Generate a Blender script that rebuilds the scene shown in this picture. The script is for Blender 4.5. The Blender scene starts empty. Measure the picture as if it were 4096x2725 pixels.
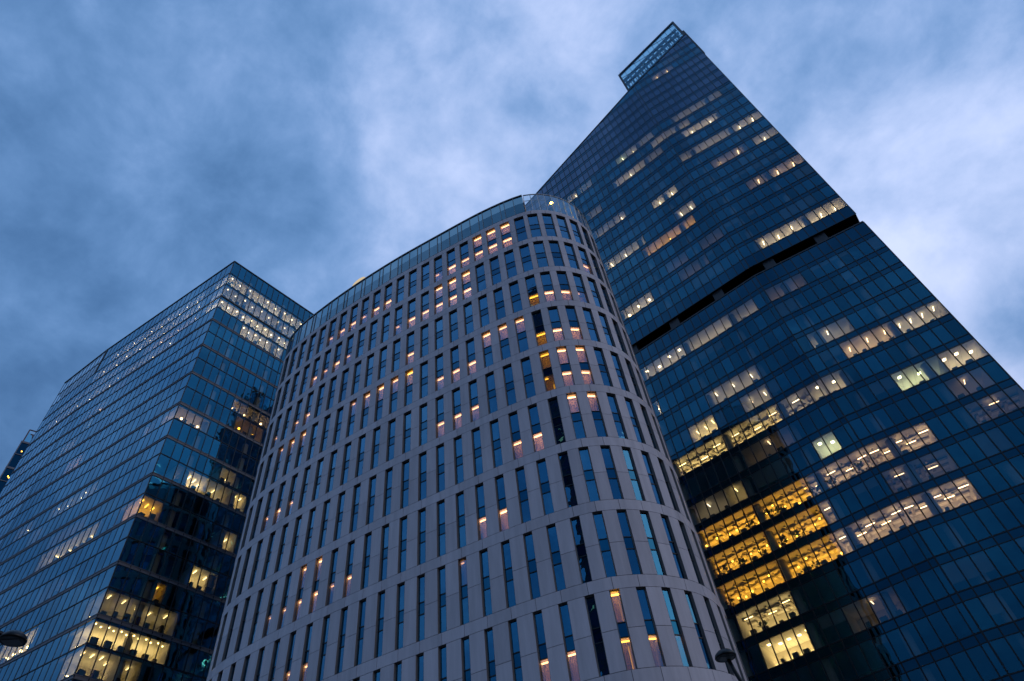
import bpy, bmesh, math, random
import numpy as np
from mathutils import Vector, Matrix

random.seed(7)
rng = random.Random(11)
SC = bpy.context.scene
COL = SC.collection

# ------------------------------------------------------------------ camera
CAM = (0.0, 0.0, 1.7)
ROT = ((0.98960859, 0.14378745, 0.0),
       (0.10925208, -0.75192092, -0.65013761),
       (-0.09348163, 0.64338177, -0.75981648))
cam_data = bpy.data.cameras.new('camera')
cam_data.sensor_width = 36.0
cam_data.lens = 24.0
cam_data.clip_start = 0.1
cam_data.clip_end = 5000.0
cam = bpy.data.objects.new('camera', cam_data)
m4 = Matrix(ROT).to_4x4()
m4.translation = Vector(CAM)
cam.matrix_world = m4
COL.objects.link(cam)
SC.camera = cam

# ------------------------------------------------------------------ world (overcast dusk sky)
world = bpy.data.worlds.new('World')
SC.world = world
world.use_nodes = True
SUN_EL, SUN_AZ = math.radians(20.0), math.radians(120.0)

def build_sky():
    nt = world.node_tree
    N, L = nt.nodes, nt.links
    N.clear()
    out = N.new('ShaderNodeOutputWorld')
    tc = N.new('ShaderNodeTexCoord')
    sep = N.new('ShaderNodeSeparateXYZ')
    L.new(tc.outputs['Generated'], sep.inputs[0])

    def mth(op, a, b=None, c=None, clamp=False):
        n = N.new('ShaderNodeMath'); n.operation = op; n.use_clamp = clamp
        for i, v in enumerate((a, b, c)):
            if v is None: continue
            if isinstance(v, (int, float)): n.inputs[i].default_value = v
            else: L.new(v, n.inputs[i])
        return n.outputs[0]
    # cloud deck: direction projected to a plane high above
    den = mth('ADD', mth('MAXIMUM', sep.outputs[2], 0.0), 0.45)
    comb = N.new('ShaderNodeCombineXYZ')
    L.new(mth('DIVIDE', sep.outputs[0], den), comb.inputs[0])
    L.new(mth('DIVIDE', sep.outputs[1], den), comb.inputs[1])

    def noise(scale, detail, rough, dist=0.0, off=(0, 0, 0), stretch=(1, 1, 1), rot=0.0):
        mp = N.new('ShaderNodeMapping')
        mp.inputs['Location'].default_value = off
        mp.inputs['Scale'].default_value = stretch
        mp.inputs['Rotation'].default_value = (0, 0, rot)
        L.new(tc.outputs['Generated'], mp.inputs[0])
        n = N.new('ShaderNodeTexNoise')
        n.inputs['Scale'].default_value = scale
        n.inputs['Detail'].default_value = detail
        n.inputs['Roughness'].default_value = rough
        n.inputs['Distortion'].default_value = dist
        L.new(mp.outputs[0], n.inputs['Vector'])
        return n.outputs['Fac']
    n1 = noise(2.1, 5, 0.5, 0.35, (3.1, 1.7, 0.4), (1, 1, 1.25), 0.5)
    n2 = noise(4.6, 8, 0.56, 0.25, (0.3, 5.2, 1.1), (1, 1, 1.3), 0.5)
    # broad bright and dark cloud masses, by direction
    def blob(d, power, amp):
        v = Vector(d).normalized()
        n = N.new('ShaderNodeVectorMath'); n.operation = 'DOT_PRODUCT'
        L.new(tc.outputs['Generated'], n.inputs[0]); n.inputs[1].default_value = v
        return mth('MULTIPLY', mth('POWER', mth('MAXIMUM', n.outputs['Value'], 0.0), power), amp)
    f = mth('MULTIPLY', mth('SUBTRACT', n1, 0.5), 1.0)
    f = mth('ADD', f, mth('MULTIPLY', mth('SUBTRACT', n2, 0.5), 0.92))
    n3 = noise(10.0, 8, 0.6, 0.2, (7.3, 2.2, 0.7), (1, 1, 1.2), 0.9)
    f = mth('ADD', f, mth('MULTIPLY', mth('SUBTRACT', n3, 0.5), 0.46))
    for d, p, a in SKY_BLOBS:
        f = mth('ADD', f, blob(d, p, a))
    f = mth('ADD', f, SKY_BASE)
    ramp = N.new('ShaderNodeValToRGB')
    cr = ramp.color_ramp
    cr.interpolation = 'B_SPLINE'
    for i, (pos, c) in enumerate(SKY_RAMP):
        e = cr.elements[i] if i < 2 else cr.elements.new(pos)
        e.position = pos; e.color = (*c, 1)
    L.new(f, ramp.inputs[0])
    # the low part of the sky is a little dimmer and greyer
    low = N.new('ShaderNodeMapRange')
    low.interpolation_type = 'SMOOTHSTEP'
    L.new(sep.outputs[2], low.inputs[0])
    low.inputs[1].default_value = -0.05; low.inputs[2].default_value = 0.75
    low.inputs[3].default_value = 0.42; low.inputs[4].default_value = 1.0
    bg = N.new('ShaderNodeBackground')
    L.new(ramp.outputs[0], bg.inputs[0])
    L.new(low.outputs[0], bg.inputs[1])
    # clear-air glow behind the clouds
    sky = N.new('ShaderNodeTexSky'); sky.sky_type = 'NISHITA'
    sky.sun_disc = False; sky.sun_elevation = SUN_EL; sky.sun_rotation = SUN_AZ
    bg2 = N.new('ShaderNodeBackground')
    L.new(sky.outputs[0], bg2.inputs[0]); bg2.inputs[1].default_value = 0.05
    add = N.new('ShaderNodeMixShader'); add.inputs[0].default_value = 0.05
    L.new(bg.outputs[0], add.inputs[1]); L.new(bg2.outputs[0], add.inputs[2])
    L.new(add.outputs[0], out.inputs[0])

def px_dir(x, y):
    """world direction seen at a point of the 4096-wide frame: used only to say where in the sky a cloud mass lies"""
    c = Vector(((x - 2048) / 2730.7, -(y - 1362.5) / 2730.7, -1.0))
    return (Matrix(ROT) @ c).normalized()

SKY_BASE = 0.42
SKY_RAMP = [(0.0, (0.040, 0.105, 0.245)), (0.33, (0.095, 0.215, 0.44)), (0.62, (0.22, 0.355, 0.635)), (1.0, (0.62, 0.69, 0.95))]
SKY_BLOBS = [(px_dir(1700, 620), 50, 0.26), (px_dir(3950, 900), 22, 0.36), (px_dir(3500, 500), 30, 0.10), (px_dir(300, 1300), 18, -0.22),
             (px_dir(1000, 700), 60, -0.10), (px_dir(500, 200), 25, 0.13), (px_dir(2300, 100), 30, 0.08), (px_dir(4080, 1330), 500, -0.30),
             (px_dir(3800, 1150), 120, 0.12), (px_dir(2900, 800), 30, 0.06), ((0.85, -0.35, 0.55), 20, 0.12)]
build_sky()

sun_data = bpy.data.lights.new('sun', 'SUN')
sun_data.energy = 0.25
sun_data.angle = math.radians(40)
sun_data.color = (1.0, 0.86, 0.76)
sun = bpy.data.objects.new('sun', sun_data)
sd = Vector((math.sin(SUN_AZ) * math.cos(SUN_EL), math.cos(SUN_AZ) * math.cos(SUN_EL), math.sin(SUN_EL)))
sun.rotation_euler = sd.to_track_quat('Z', 'Y').to_euler()
COL.objects.link(sun)

SC.view_settings.view_transform = 'Standard'
SC.view_settings.look = 'None'
SC.view_settings.exposure = 0.4
SC.view_settings.gamma = 1.0
SC.render.engine = 'CYCLES'
SC.cycles.use_denoising = True
SC.cycles.max_bounces = 8
SC.cycles.diffuse_bounces = 3
SC.cycles.glossy_bounces = 4
SC.cycles.transparent_max_bounces = 16
SC.cycles.sample_clamp_indirect = 4.0
SC.cycles.caustics_reflective = False
SC.cycles.caustics_refractive = False

# ------------------------------------------------------------------ materials
MATS = {}
def new_mat(name):
    m = bpy.data.materials.new(name); m.use_nodes = True
    MATS[name] = m
    nt = m.node_tree
    for n in list(nt.nodes): nt.nodes.remove(n)
    out = nt.nodes.new('ShaderNodeOutputMaterial')
    return m, nt.nodes, nt.links, out

def solid(name, col, rough=0.5, metal=0.0, var=0.0, scale=1.0, spec=0.5, bump=0.0, bscale=20.0):
    m, N, L, out = new_mat(name)
    b = N.new('ShaderNodeBsdfPrincipled')
    b.inputs['Base Color'].default_value = (*col, 1)
    b.inputs['Roughness'].default_value = rough
    b.inputs['Metallic'].default_value = metal
    b.inputs['Specular IOR Level'].default_value = spec
    if var > 0:
        tc = N.new('ShaderNodeTexCoord')
        n = N.new('ShaderNodeTexNoise'); n.inputs['Scale'].default_value = scale; n.inputs['Detail'].default_value = 6
        L.new(tc.outputs['Object'], n.inputs['Vector'])
        mr = N.new('ShaderNodeMapRange'); mr.inputs[1].default_value = 0.3; mr.inputs[2].default_value = 0.7
        mr.inputs[3].default_value = 1 - var; mr.inputs[4].default_value = 1 + var
        L.new(n.outputs['Fac'], mr.inputs[0])
        mx = N.new('ShaderNodeVectorMath'); mx.operation = 'SCALE'
        mx.inputs[0].default_value = col
        L.new(mr.outputs[0], mx.inputs['Scale'])
        L.new(mx.outputs[0], b.inputs['Base Color'])
    if bump > 0:
        tc2 = N.new('ShaderNodeTexCoord')
        n2 = N.new('ShaderNodeTexNoise'); n2.inputs['Scale'].default_value = bscale; n2.inputs['Detail'].default_value = 4
        L.new(tc2.outputs['Object'], n2.inputs['Vector'])
        bp = N.new('ShaderNodeBump'); bp.inputs['Strength'].default_value = bump; bp.inputs['Distance'].default_value = 0.05
        L.new(n2.outputs['Fac'], bp.inputs['Height']); L.new(bp.outputs[0], b.inputs['Normal'])
    L.new(b.outputs[0], out.inputs[0])
    return m

def glass(name, refl_col, trans_col, f0, wav=0.02, wscale=0.6, var=0.12, rough=0.0):
    """coated facade glass: a tinted mirror over a tinted see-through pane"""
    m, N, L, out = new_mat(name)
    geo = N.new('ShaderNodeNewGeometry')
    tc = N.new('ShaderNodeTexCoord')
    n = N.new('ShaderNodeTexNoise'); n.inputs['Scale'].default_value = wscale; n.inputs['Detail'].default_value = 1.5
    L.new(tc.outputs['Object'], n.inputs['Vector'])
    bp = N.new('ShaderNodeBump'); bp.inputs['Strength'].default_value = wav; bp.inputs['Distance'].default_value = 0.4
    L.new(n.outputs['Fac'], bp.inputs['Height'])
    gl = N.new('ShaderNodeBsdfGlossy'); gl.inputs['Roughness'].default_value = rough
    L.new(bp.outputs[0], gl.inputs['Normal'])
    # every pane has its own slight tint
    rv = N.new('ShaderNodeMapRange')
    L.new(geo.outputs['Random Per Island'], rv.inputs[0])
    rv.inputs[3].default_value = 1 - var; rv.inputs[4].default_value = 1 + var
    sc = N.new('ShaderNodeVectorMath'); sc.operation = 'SCALE'
    sc.inputs[0].default_value = refl_col
    L.new(rv.outputs[0], sc.inputs['Scale'])
    tr = N.new('ShaderNodeBsdfTransparent'); tr.inputs[0].default_value = (*trans_col, 1)
    lw = N.new('ShaderNodeLayerWeight'); lw.inputs['Blend'].default_value = 0.5
    pw = N.new('ShaderNodeMath'); pw.operation = 'POWER'; pw.inputs[1].default_value = 3.5
    L.new(lw.outputs['Facing'], pw.inputs[0])
    mr = N.new('ShaderNodeMapRange'); mr.inputs[3].default_value = f0; mr.inputs[4].default_value = 0.95
    L.new(pw.outputs[0], mr.inputs[0])
    # the coating's tint pales towards grazing angles
    gz = N.new('ShaderNodeMath'); gz.operation = 'POWER'; gz.inputs[1].default_value = 2.2
    L.new(lw.outputs['Facing'], gz.inputs[0])
    cm = N.new('ShaderNodeMix'); cm.data_type = 'RGBA'
    L.new(gz.outputs[0], cm.inputs[0]); L.new(sc.outputs[0], cm.inputs[6]); cm.inputs[7].default_value = (0.62, 0.78, 0.92, 1)
    L.new(cm.outputs[2], gl.inputs['Color'])
    mx = N.new('ShaderNodeMixShader')
    L.new(mr.outputs[0], mx.inputs[0]); L.new(tr.outputs[0], mx.inputs[1]); L.new(gl.outputs[0], mx.inputs[2])
    L.new(mx.outputs[0], out.inputs[0])
    return m

def emit(name, col, s):
    m, N, L, out = new_mat(name)
    e = N.new('ShaderNodeEmission'); e.inputs[0].default_value = (*col, 1); e.inputs[1].default_value = s
    L.new(e.outputs[0], out.inputs[0])
    return m

def stone(name, col):
    m, N, L, out = new_mat(name)
    b = N.new('ShaderNodeBsdfPrincipled'); b.inputs['Roughness'].default_value = 0.55; b.inputs['Specular IOR Level'].default_value = 0.35
    geo = N.new('ShaderNodeNewGeometry'); tc = N.new('ShaderNodeTexCoord')
    rv = N.new('ShaderNodeMapRange'); L.new(geo.outputs['Random Per Island'], rv.inputs[0])
    rv.inputs[3].default_value = 0.91; rv.inputs[4].default_value = 1.08
    mp = N.new('ShaderNodeMapping'); mp.inputs['Scale'].default_value = (1.2, 1.2, 0.12)
    L.new(tc.outputs['Object'], mp.inputs[0])
    n = N.new('ShaderNodeTexNoise'); n.inputs['Scale'].default_value = 1.4; n.inputs['Detail'].default_value = 8; n.inputs['Roughness'].default_value = 0.65
    L.new(mp.outputs[0], n.inputs['Vector'])
    mr = N.new('ShaderNodeMapRange'); mr.inputs[1].default_value = 0.3; mr.inputs[2].default_value = 0.75
    mr.inputs[3].default_value = 1.08; mr.inputs[4].default_value = 0.82
    L.new(n.outputs['Fac'], mr.inputs[0])
    mul = N.new('ShaderNodeMath'); mul.operation = 'MULTIPLY'
    L.new(rv.outputs[0], mul.inputs[0]); L.new(mr.outputs[0], mul.inputs[1])
    sc = N.new('ShaderNodeVectorMath'); sc.operation = 'SCALE'; sc.inputs[0].default_value = col
    L.new(mul.outputs[0], sc.inputs['Scale']); L.new(sc.outputs[0], b.inputs['Base Color'])
    L.new(b.outputs[0], out.inputs[0])
    return m

M = {}
M['stone'] = stone('pale_stone', (0.63, 0.565, 0.585))
M['joint'] = solid('dark_joint', (0.035, 0.033, 0.035), 0.9)
M['reveal'] = solid('bronze_reveal', (0.27, 0.235, 0.22), 0.55, 0.1, 0.1, 2.0)
M['winframe'] = solid('grey_window_frame', (0.22, 0.21, 0.20), 0.4, 0.4)
M['darkframe'] = solid('dark_metal_frame', (0.012, 0.014, 0.018), 0.45, 0.3)
M['hglass'] = glass('hotel_glass', (0.06, 0.40, 0.70), (0.60, 0.54, 0.46), 0.34, 0.02, 0.9, 0.15)
M['hspandrel'] = glass('hotel_spandrel_glass', (0.02, 0.33, 0.62), (0.0, 0.0, 0.0), 0.24, 0.02, 0.9, 0.12)
def cloth(name, col):
    m, N, L, out = new_mat(name)
    d = N.new('ShaderNodeBsdfDiffuse'); d.inputs[0].default_value = (*col, 1)
    t = N.new('ShaderNodeBsdfTranslucent'); t.inputs[0].default_value = (*col, 1)
    mx = N.new('ShaderNodeMixShader'); mx.inputs[0].default_value = 0.45
    L.new(d.outputs[0], mx.inputs[1]); L.new(t.outputs[0], mx.inputs[2]); L.new(mx.outputs[0], out.inputs[0])
    return m
M['fabric'] = cloth('curtain_fabric', (0.70, 0.62, 0.56))
M['darkfabric'] = solid('dim_curtain', (0.05, 0.055, 0.06), 0.9)  # curtain of unlit windows, their dark put into its colour
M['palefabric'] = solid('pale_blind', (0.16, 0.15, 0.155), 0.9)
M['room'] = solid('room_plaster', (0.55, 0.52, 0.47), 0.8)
M['darkroom'] = solid('unlit_room', (0.02, 0.02, 0.022), 0.9)  # rooms with lamps off, the darkness put into the wall colour
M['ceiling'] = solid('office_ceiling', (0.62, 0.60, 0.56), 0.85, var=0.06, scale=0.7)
M['dimceiling'] = solid('unlit_ceiling', (0.20, 0.20, 0.20), 0.9)  # darker copy of the ceiling, shade of unlit storeys in its colour
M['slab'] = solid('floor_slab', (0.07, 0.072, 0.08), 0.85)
M['concrete'] = solid('column_concrete', (0.32, 0.30, 0.28), 0.8, var=0.1, scale=1.5)
M['duct'] = solid('ceiling_duct', (0.35, 0.32, 0.28), 0.5, 0.4)
M['tglass'] = glass('tower_glass', (0.05, 0.46, 0.74), (0.68, 0.66, 0.58), 0.17, 0.03, 0.6, 0.22)
M['tspandrel'] = glass('tower_spandrel_glass', (0.05, 0.36, 0.62), (0.0, 0.0, 0.0), 0.145, 0.01, 0.5, 0.10)
M['tmech'] = glass('plum_louvre_glass', (0.27, 0.44, 0.70), (0.0, 0.0, 0.0), 0.17, 0.01, 0.5, 0.16)
M['lglass'] = glass('office_glass', (0.05, 0.52, 0.80), (0.68, 0.66, 0.55), 0.25, 0.03, 0.6, 0.20)
M['cglass'] = glass('clear_glass', (0.75, 0.88, 0.95), (0.80, 0.86, 0.88), 0.09, 0.02, 0.6, 0.1)
M['pglass'] = glass('parapet_glass', (0.42, 0.72, 0.82), (0.12, 0.20, 0.22), 0.22, 0.01, 0.6, 0.12)
M['crownglass'] = glass('crown_glass', (0.25, 0.62, 0.85), (0.50, 0.78, 0.84), 0.13, 0.015, 0.6, 0.1)
M['band'] = solid('aluminium_band', (0.16, 0.15, 0.165), 0.45, 0.3, 0.06, 0.8)
M['black'] = solid('black_recess', (0.002, 0.002, 0.0025), 0.9, spec=0.1)
M['grey'] = solid('grey_cladding', (0.03, 0.034, 0.04), 0.6)
M['whitemetal'] = solid('white_steel', (0.62, 0.60, 0.57), 0.4)
M['rustmetal'] = solid('red_brown_steel', (0.16, 0.08, 0.07), 0.5, 0.2)
M['roof'] = solid('roof_membrane', (0.06, 0.06, 0.065), 0.9, var=0.15, scale=0.4)
M['asphalt'] = solid('asphalt', (0.05, 0.05, 0.052), 0.85, var=0.2, scale=0.4, bump=0.3, bscale=40)
M['paving'] = solid('paving', (0.16, 0.155, 0.15), 0.8, var=0.15, scale=0.8)
M['darkbuild'] = solid('dark_cladding', (0.055, 0.055, 0.06), 0.5, var=0.2, scale=0.2)
M['lampbody'] = solid('lamp_body', (0.012, 0.014, 0.016), 0.35, 0.4)
M['lamplens'] = solid('lamp_lens', (0.10, 0.13, 0.14), 0.12)
M['leaf'] = solid('leaf_green', (0.05, 0.085, 0.03), 0.6, var=0.3, scale=3)
M['pot'] = solid('clay_pot', (0.10, 0.07, 0.05), 0.7)
TONE = {'w': (1.0, 0.80, 0.50), 'y': (1.0, 0.74, 0.30), 'o': (1.0, 0.50, 0.05), 'p': (1.0, 0.66, 0.34), 'c': (1.0, 0.50, 0.21), 'g': (0.92, 1.0, 0.58)}
LAMPM = {}
def lamp_mat(tone, level):
    k = (tone, round(level, 1))
    if k not in LAMPM:
        LAMPM[k] = emit('lamp_light_%s_%d' % (tone, int(k[1] * 10)), TONE[tone], 1.0 * max(k[1], 0.05))
    return LAMPM[k]

# ------------------------------------------------------------------ mesh helpers
class MB:
    def __init__(self): self.v = []; self.f = []; self.m = []
    def quad(self, a, b, c, d, mi=0):
        n = len(self.v); self.v += [tuple(a), tuple(b), tuple(c), tuple(d)]; self.f.append((n, n + 1, n + 2, n + 3)); self.m.append(mi)
    def poly(self, pts, mi=0):
        n = len(self.v); self.v += [tuple(p) for p in pts]; self.f.append(tuple(range(n, n + len(pts)))); self.m.append(mi)
    def hexa(self, p, mi=0):
        """eight corners: four of the near face, four of the far face in the same order"""
        n = len(self.v); self.v += [tuple(q) for q in p]
        for f in ((0, 1, 2, 3), (7, 6, 5, 4), (0, 4, 5, 1), (1, 5, 6, 2), (2, 6, 7, 3), (3, 7, 4, 0)):
            self.f.append(tuple(n + i for i in f)); self.m.append(mi)
    def box(self, c, s, mi=0, rz=0.0):
        cx, cy, cz = c; hx, hy, hz = s[0] / 2, s[1] / 2, s[2] / 2
        ca, sa = math.cos(rz), math.sin(rz)
        pts = []
        for z in (-hz, hz):
            for x, y in ((-hx, -hy), (hx, -hy), (hx, hy), (-hx, hy)):
                pts.append((cx + x * ca - y * sa, cy + x * sa + y * ca, cz + z))
        self.hexa(pts, mi)
    def tube(self, pts, r, mi=0, seg=8, caps=True):
        pts = [Vector(p) for p in pts]; rs = r if isinstance(r, (list, tuple)) else [r] * len(pts)
        rings = []
        for i, p in enumerate(pts):
            d = (pts[min(i + 1, len(pts) - 1)] - pts[max(i - 1, 0)]).normalized()
            u = d.cross(Vector((0, 0, 1)))
            if u.length < 1e-3: u = d.cross(Vector((1, 0, 0)))
            u.normalize(); w = d.cross(u)
            n = len(self.v)
            for k in range(seg):
                a = 2 * math.pi * k / seg
                self.v.append(tuple(p + (u * math.cos(a) + w * math.sin(a)) * rs[i]))
            rings.append(n)
        for i in range(len(rings) - 1):
            for k in range(seg):
                a, b = rings[i] + k, rings[i] + (k + 1) % seg
                self.f.append((a, b, rings[i + 1] + (k + 1) % seg, rings[i + 1] + k)); self.m.append(mi)
        if caps:
            self.f.append(tuple(rings[0] + k for k in reversed(range(seg)))); self.m.append(mi)
            self.f.append(tuple(rings[-1] + k for k in range(seg))); self.m.append(mi)
    def lathe(self, c, prof, mi=0, seg=20, squash=1.0):
        rings = []
        for r, z in prof:
            n = len(self.v)
            for k in range(seg):
                a = 2 * math.pi * k / seg
                self.v.append((c[0] + r * math.cos(a), c[1] + r * math.sin(a) * squash, c[2] + z))
            rings.append(n)
        for i in range(len(rings) - 1):
            for k in range(seg):
                a, b = rings[i] + k, rings[i] + (k + 1) % seg
                self.f.append((a, b, rings[i + 1] + (k + 1) % seg, rings[i + 1] + k)); self.m.append(mi)
        self.f.append(tuple(rings[0] + k for k in reversed(range(seg)))); self.m.append(mi)
        self.f.append(tuple(rings[-1] + k for k in range(seg))); self.m.append(mi)
    def build(self, name, mats, parent=None, smooth=False):
        me = bpy.data.meshes.new(name)
        me.from_pydata(self.v, [], self.f)
        if not isinstance(mats, (list, tuple)): mats = [mats]
        for m in mats: me.materials.append(m)
        me.polygons.foreach_set('material_index', self.m)
        if smooth: me.polygons.foreach_set('use_smooth', [True] * len(me.polygons))
        me.update()
        o = bpy.data.objects.new(name, me)
        COL.objects.link(o)
        if parent is not None: o.parent = parent
        return o

def thing(name, label, cat, loc=(0, 0, 0), group=None):
    o = bpy.data.objects.new(name, None)
    o.empty_display_size = 1.0; o.location = loc
    COL.objects.link(o)
    o['label'] = label; o['category'] = cat
    if group: o['group'] = group
    return o

_Ri = Matrix(ROT).transposed()
def screen(p):
    c = _Ri @ (Vector(p) - Vector(CAM))
    if c.z > -0.1: return None
    return 2048 + 2730.7 * c.x / -c.z, 1362.5 - 2730.7 * c.y / -c.z
def seen_area(pts):
    """how large a pane shows in the picture (0 when it lies outside)"""
    q = [screen(p) for p in pts]
    if any(a is None for a in q): return 0.0
    cx = sum(a[0] for a in q) / len(q); cy = sum(a[1] for a in q) / len(q)
    if not (0 <= cx <= 4096 and 0 <= cy <= 2725): return 0.0
    return abs(sum(q[i][0] * q[(i + 1) % len(q)][1] - q[(i + 1) % len(q)][0] * q[i][1] for i in range(len(q)))) / 2

# ------------------------------------------------------------------ ground
g = MB()
g.quad((-1500, -1500, 0), (1500, -1500, 0), (1500, 1500, 0), (-1500, 1500, 0))
o = g.build('ground', M['asphalt']); o['kind'] = 'structure'
g = MB()
g.hexa([(-120, 30, 0.0), (120, 30, 0.0), (120, 180, 0.0), (-120, 180, 0.0), (-120, 30, 0.13), (120, 30, 0.13), (120, 180, 0.13), (-120, 180, 0.13)])
o = g.build('pavement', M['paving']); o['kind'] = 'structure'

# ================================================================== HOTEL
FP = [(13.5, 53.2), (13.06, 51.46), (12.46, 50), (11.73, 48.82), (10.77, 47.75), (9.55, 46.85), (8.29, 46.17), (6.9, 45.68), (5.5, 45.45), (3.9, 45.48), (0.93, 46.24), (-2.8, 47.55), (-8.2, 49.8), (-13.87, 52.25), (-18.04, 54.25), (-21.7, 56.13), (-25.17, 58.05), (-28.5, 60.05), (-30.6, 61.4), (-32.25, 62.65), (-33.6, 64.0), (-34.6, 65.6), (-35.2, 67.5), (-35.6, 70.2), (-35.4, 74.0), (-34.0, 77.6), (-31.0, 80.0), (-27.0, 80.4), (-22, 78.6), (-14, 73.2), (-6, 68.0), (2, 63.4), (7.5, 60.4), (10.8, 58.0), (12.9, 55.6)]
def make_curve(n=40):
    P = np.array(FP); k = len(P); out = []
    for i in range(k):
        a, b, c, d = P[i - 1], P[i], P[(i + 1) % k], P[(i + 2) % k]
        for t in np.arange(n) / n:
            out.append(.5 * ((2 * b) + (c - a) * t + (2 * a - 5 * b + 4 * c - d) * t * t + (3 * b - a - 3 * c + d) * t ** 3))
    out = np.array(out)
    s = np.concatenate([[0], np.cumsum(np.hypot(*np.diff(np.vstack([out, out[:1]]), axis=0).T))])
    return np.vstack([out, out[:1]]), s
CUR, CS = make_curve()
PER = CS[-1]
def hp(s, z, off=0.0):
    """a point of the hotel's facade: arc length s, height z, off metres outwards"""
    s = s % PER
    x = float(np.interp(s, CS, CUR[:, 0])); y = float(np.interp(s, CS, CUR[:, 1]))
    e = 0.35
    x0 = float(np.interp((s - e) % PER, CS, CUR[:, 0])); y0 = float(np.interp((s - e) % PER, CS, CUR[:, 1]))
    x1 = float(np.interp((s + e) % PER, CS, CUR[:, 0])); y1 = float(np.interp((s + e) % PER, CS, CUR[:, 1]))
    tx, ty = x1 - x0, y1 - y0; l = math.hypot(tx, ty)
    return (x + (-ty / l) * -1 * -off, y + (tx / l) * off, z) if False else (x - ty / l * off, y + tx / l * off, z)
# the curve runs right to left, so its outward side is (-ty, tx) or its opposite: check once
_a = hp(20, 0, 1.0); _b = hp(20, 0, 0.0)
OUT = 1.0 if (_a[1] < _b[1]) else -1.0
def H(s, z, off=0.0): return hp(s, z, off * OUT)

HOTEL_LIT = {(0, 7, 'L'): (0.9, 'w'), (0, 7, 'U'): (0.9, 'w'), (0, 8, 'L'): (0.9, 'w'), (0, 8, 'U'): (0.9, 'w'), (0, 9, 'L'): (0.7, 'w'), (0, 9, 'U'): (0.8, 'w'), (0, 10, 'L'): (0.6, 'w'), (0, 11, 'L'): (0.9, 'w'), (0, 12, 'L'): (0.3, 'w'), (0, 16, 'L'): (0.7, 'w'), (0, 17, 'L'): (0.7, 'w'), (0, 18, 'L'): (0.3, 'w'), (0, 19, 'L'): (0.6, 'w'), (0, 20, 'L'): (0.5, 'w'), (0, 21, 'L'): (0.3, 'w'), (1, 2, 'L'): (0.5, 'w'), (1, 10, 'L'): (0.8, 'w'), (1, 10, 'U'): (0.9, 'w'), (1, 11, 'L'): (0.8, 'w'), (1, 11, 'U'): (0.9, 'w'), (1, 12, 'L'): (0.6, 'w'), (1, 12, 'U'): (0.6, 'w'), (1, 13, 'L'): (0.6, 'w'), (1, 14, 'L'): (0.7, 'w'), (1, 15, 'L'): (0.3, 'w'), (1, 19, 'L'): (0.3, 'w'), (1, 20, 'L'): (0.7, 'w'), (1, 21, 'L'): (0.3, 'w'), (1, 22, 'L'): (0.5, 'w'), (2, 3, 'L'): (0.3, 'w'), (2, 4, 'L'): (1, 'w'), (2, 5, 'L'): (1, 'w'), (2, 6, 'L'): (0.6, 'y'), (2, 14, 'L'): (0.6, 'w'), (2, 22, 'L'): (0.5, 'w'), (2, 23, 'L'): (0.4, 'w'), (2, 25, 'L'): (0.3, 'w'), (3, 4, 'L'): (1, 'w'), (3, 5, 'L'): (1, 'w'), (3, 6, 'L'): (0.6, 'y'), (3, 7, 'U'): (0.6, 'w'), (3, 8, 'U'): (0.6, 'w'), (3, 9, 'U'): (0.8, 'w'), (3, 10, 'L'): (0.8, 'w'), (3, 11, 'L'): (0.7, 'w'), (3, 12, 'L'): (0.5, 'w'), (3, 14, 'U'): (0.8, 'y'), (3, 15, 'U'): (0.5, 'w'), (3, 16, 'U'): (0.8, 'w'), (3, 17, 'U'): (0.5, 'w'), (3, 18, 'U'): (0.3, 'w'), (3, 22, 'U'): (0.6, 'w'), (3, 23, 'U'): (0.6, 'w'), (3, 24, 'U'): (0.3, 'w'), (4, 4, 'L'): (1, 'w'), (4, 4, 'U'): (1, 'w'), (4, 5, 'L'): (1, 'w'), (4, 5, 'U'): (1, 'w'), (4, 6, 'L'): (0.4, 'y'), (4, 6, 'U'): (0.5, 'y'), (4, 10, 'L'): (0.6, 'w'), (4, 11, 'L'): (0.7, 'w'), (4, 12, 'L'): (0.6, 'w'), (4, 22, 'L'): (0.4, 'w'), (4, 23, 'L'): (0.8, 'w'), (4, 24, 'L'): (0.4, 'w'), (5, 4, 'U'): (1.1, 'w'), (5, 5, 'U'): (1.2, 'w'), (5, 7, 'L'): (1.1, 'w'), (5, 8, 'L'): (0.8, 'w'), (6, 9, 'L'): (1.1, 'w'), (6, 10, 'L'): (0.8, 'w'), (6, 17, 'L'): (0.6, 'w'), (6, 18, 'L'): (0.3, 'w'), (6, 19, 'L'): (0.9, 'w'), (6, 19, 'U'): (0.9, 'w'), (6, 20, 'L'): (0.6, 'w'), (6, 20, 'U'): (0.6, 'w'), (6, 21, 'L'): (0.4, 'w'), (6, 22, 'L'): (0.25, 'w'), (7, 11, 'U'): (0.2, 'w'), (7, 19, 'L'): (0.6, 'w'), (7, 20, 'L'): (0.5, 'w'), (8, 3, 'L'): (0.35, 'w'), (8, 4, 'L'): (0.8, 'y'), (8, 5, 'L'): (0.8, 'y'), (8, 5, 'U'): (1.3, 'y'), (8, 7, 'L'): (0.9, 'w'), (8, 8, 'L'): (0.8, 'w')}
ROW_H, OPEN_H, TOP_Z = 6.6, 5.62, 79.2
N_ROWS = 12
N_COLS = 55
def col_s(i): return 3.75 + 1.91 * i if i < 6 else 3.07 + 2.01 * i
def win_w(k): return max(0.26, 0.655 - 0.0375 * k) * 1.95

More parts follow.
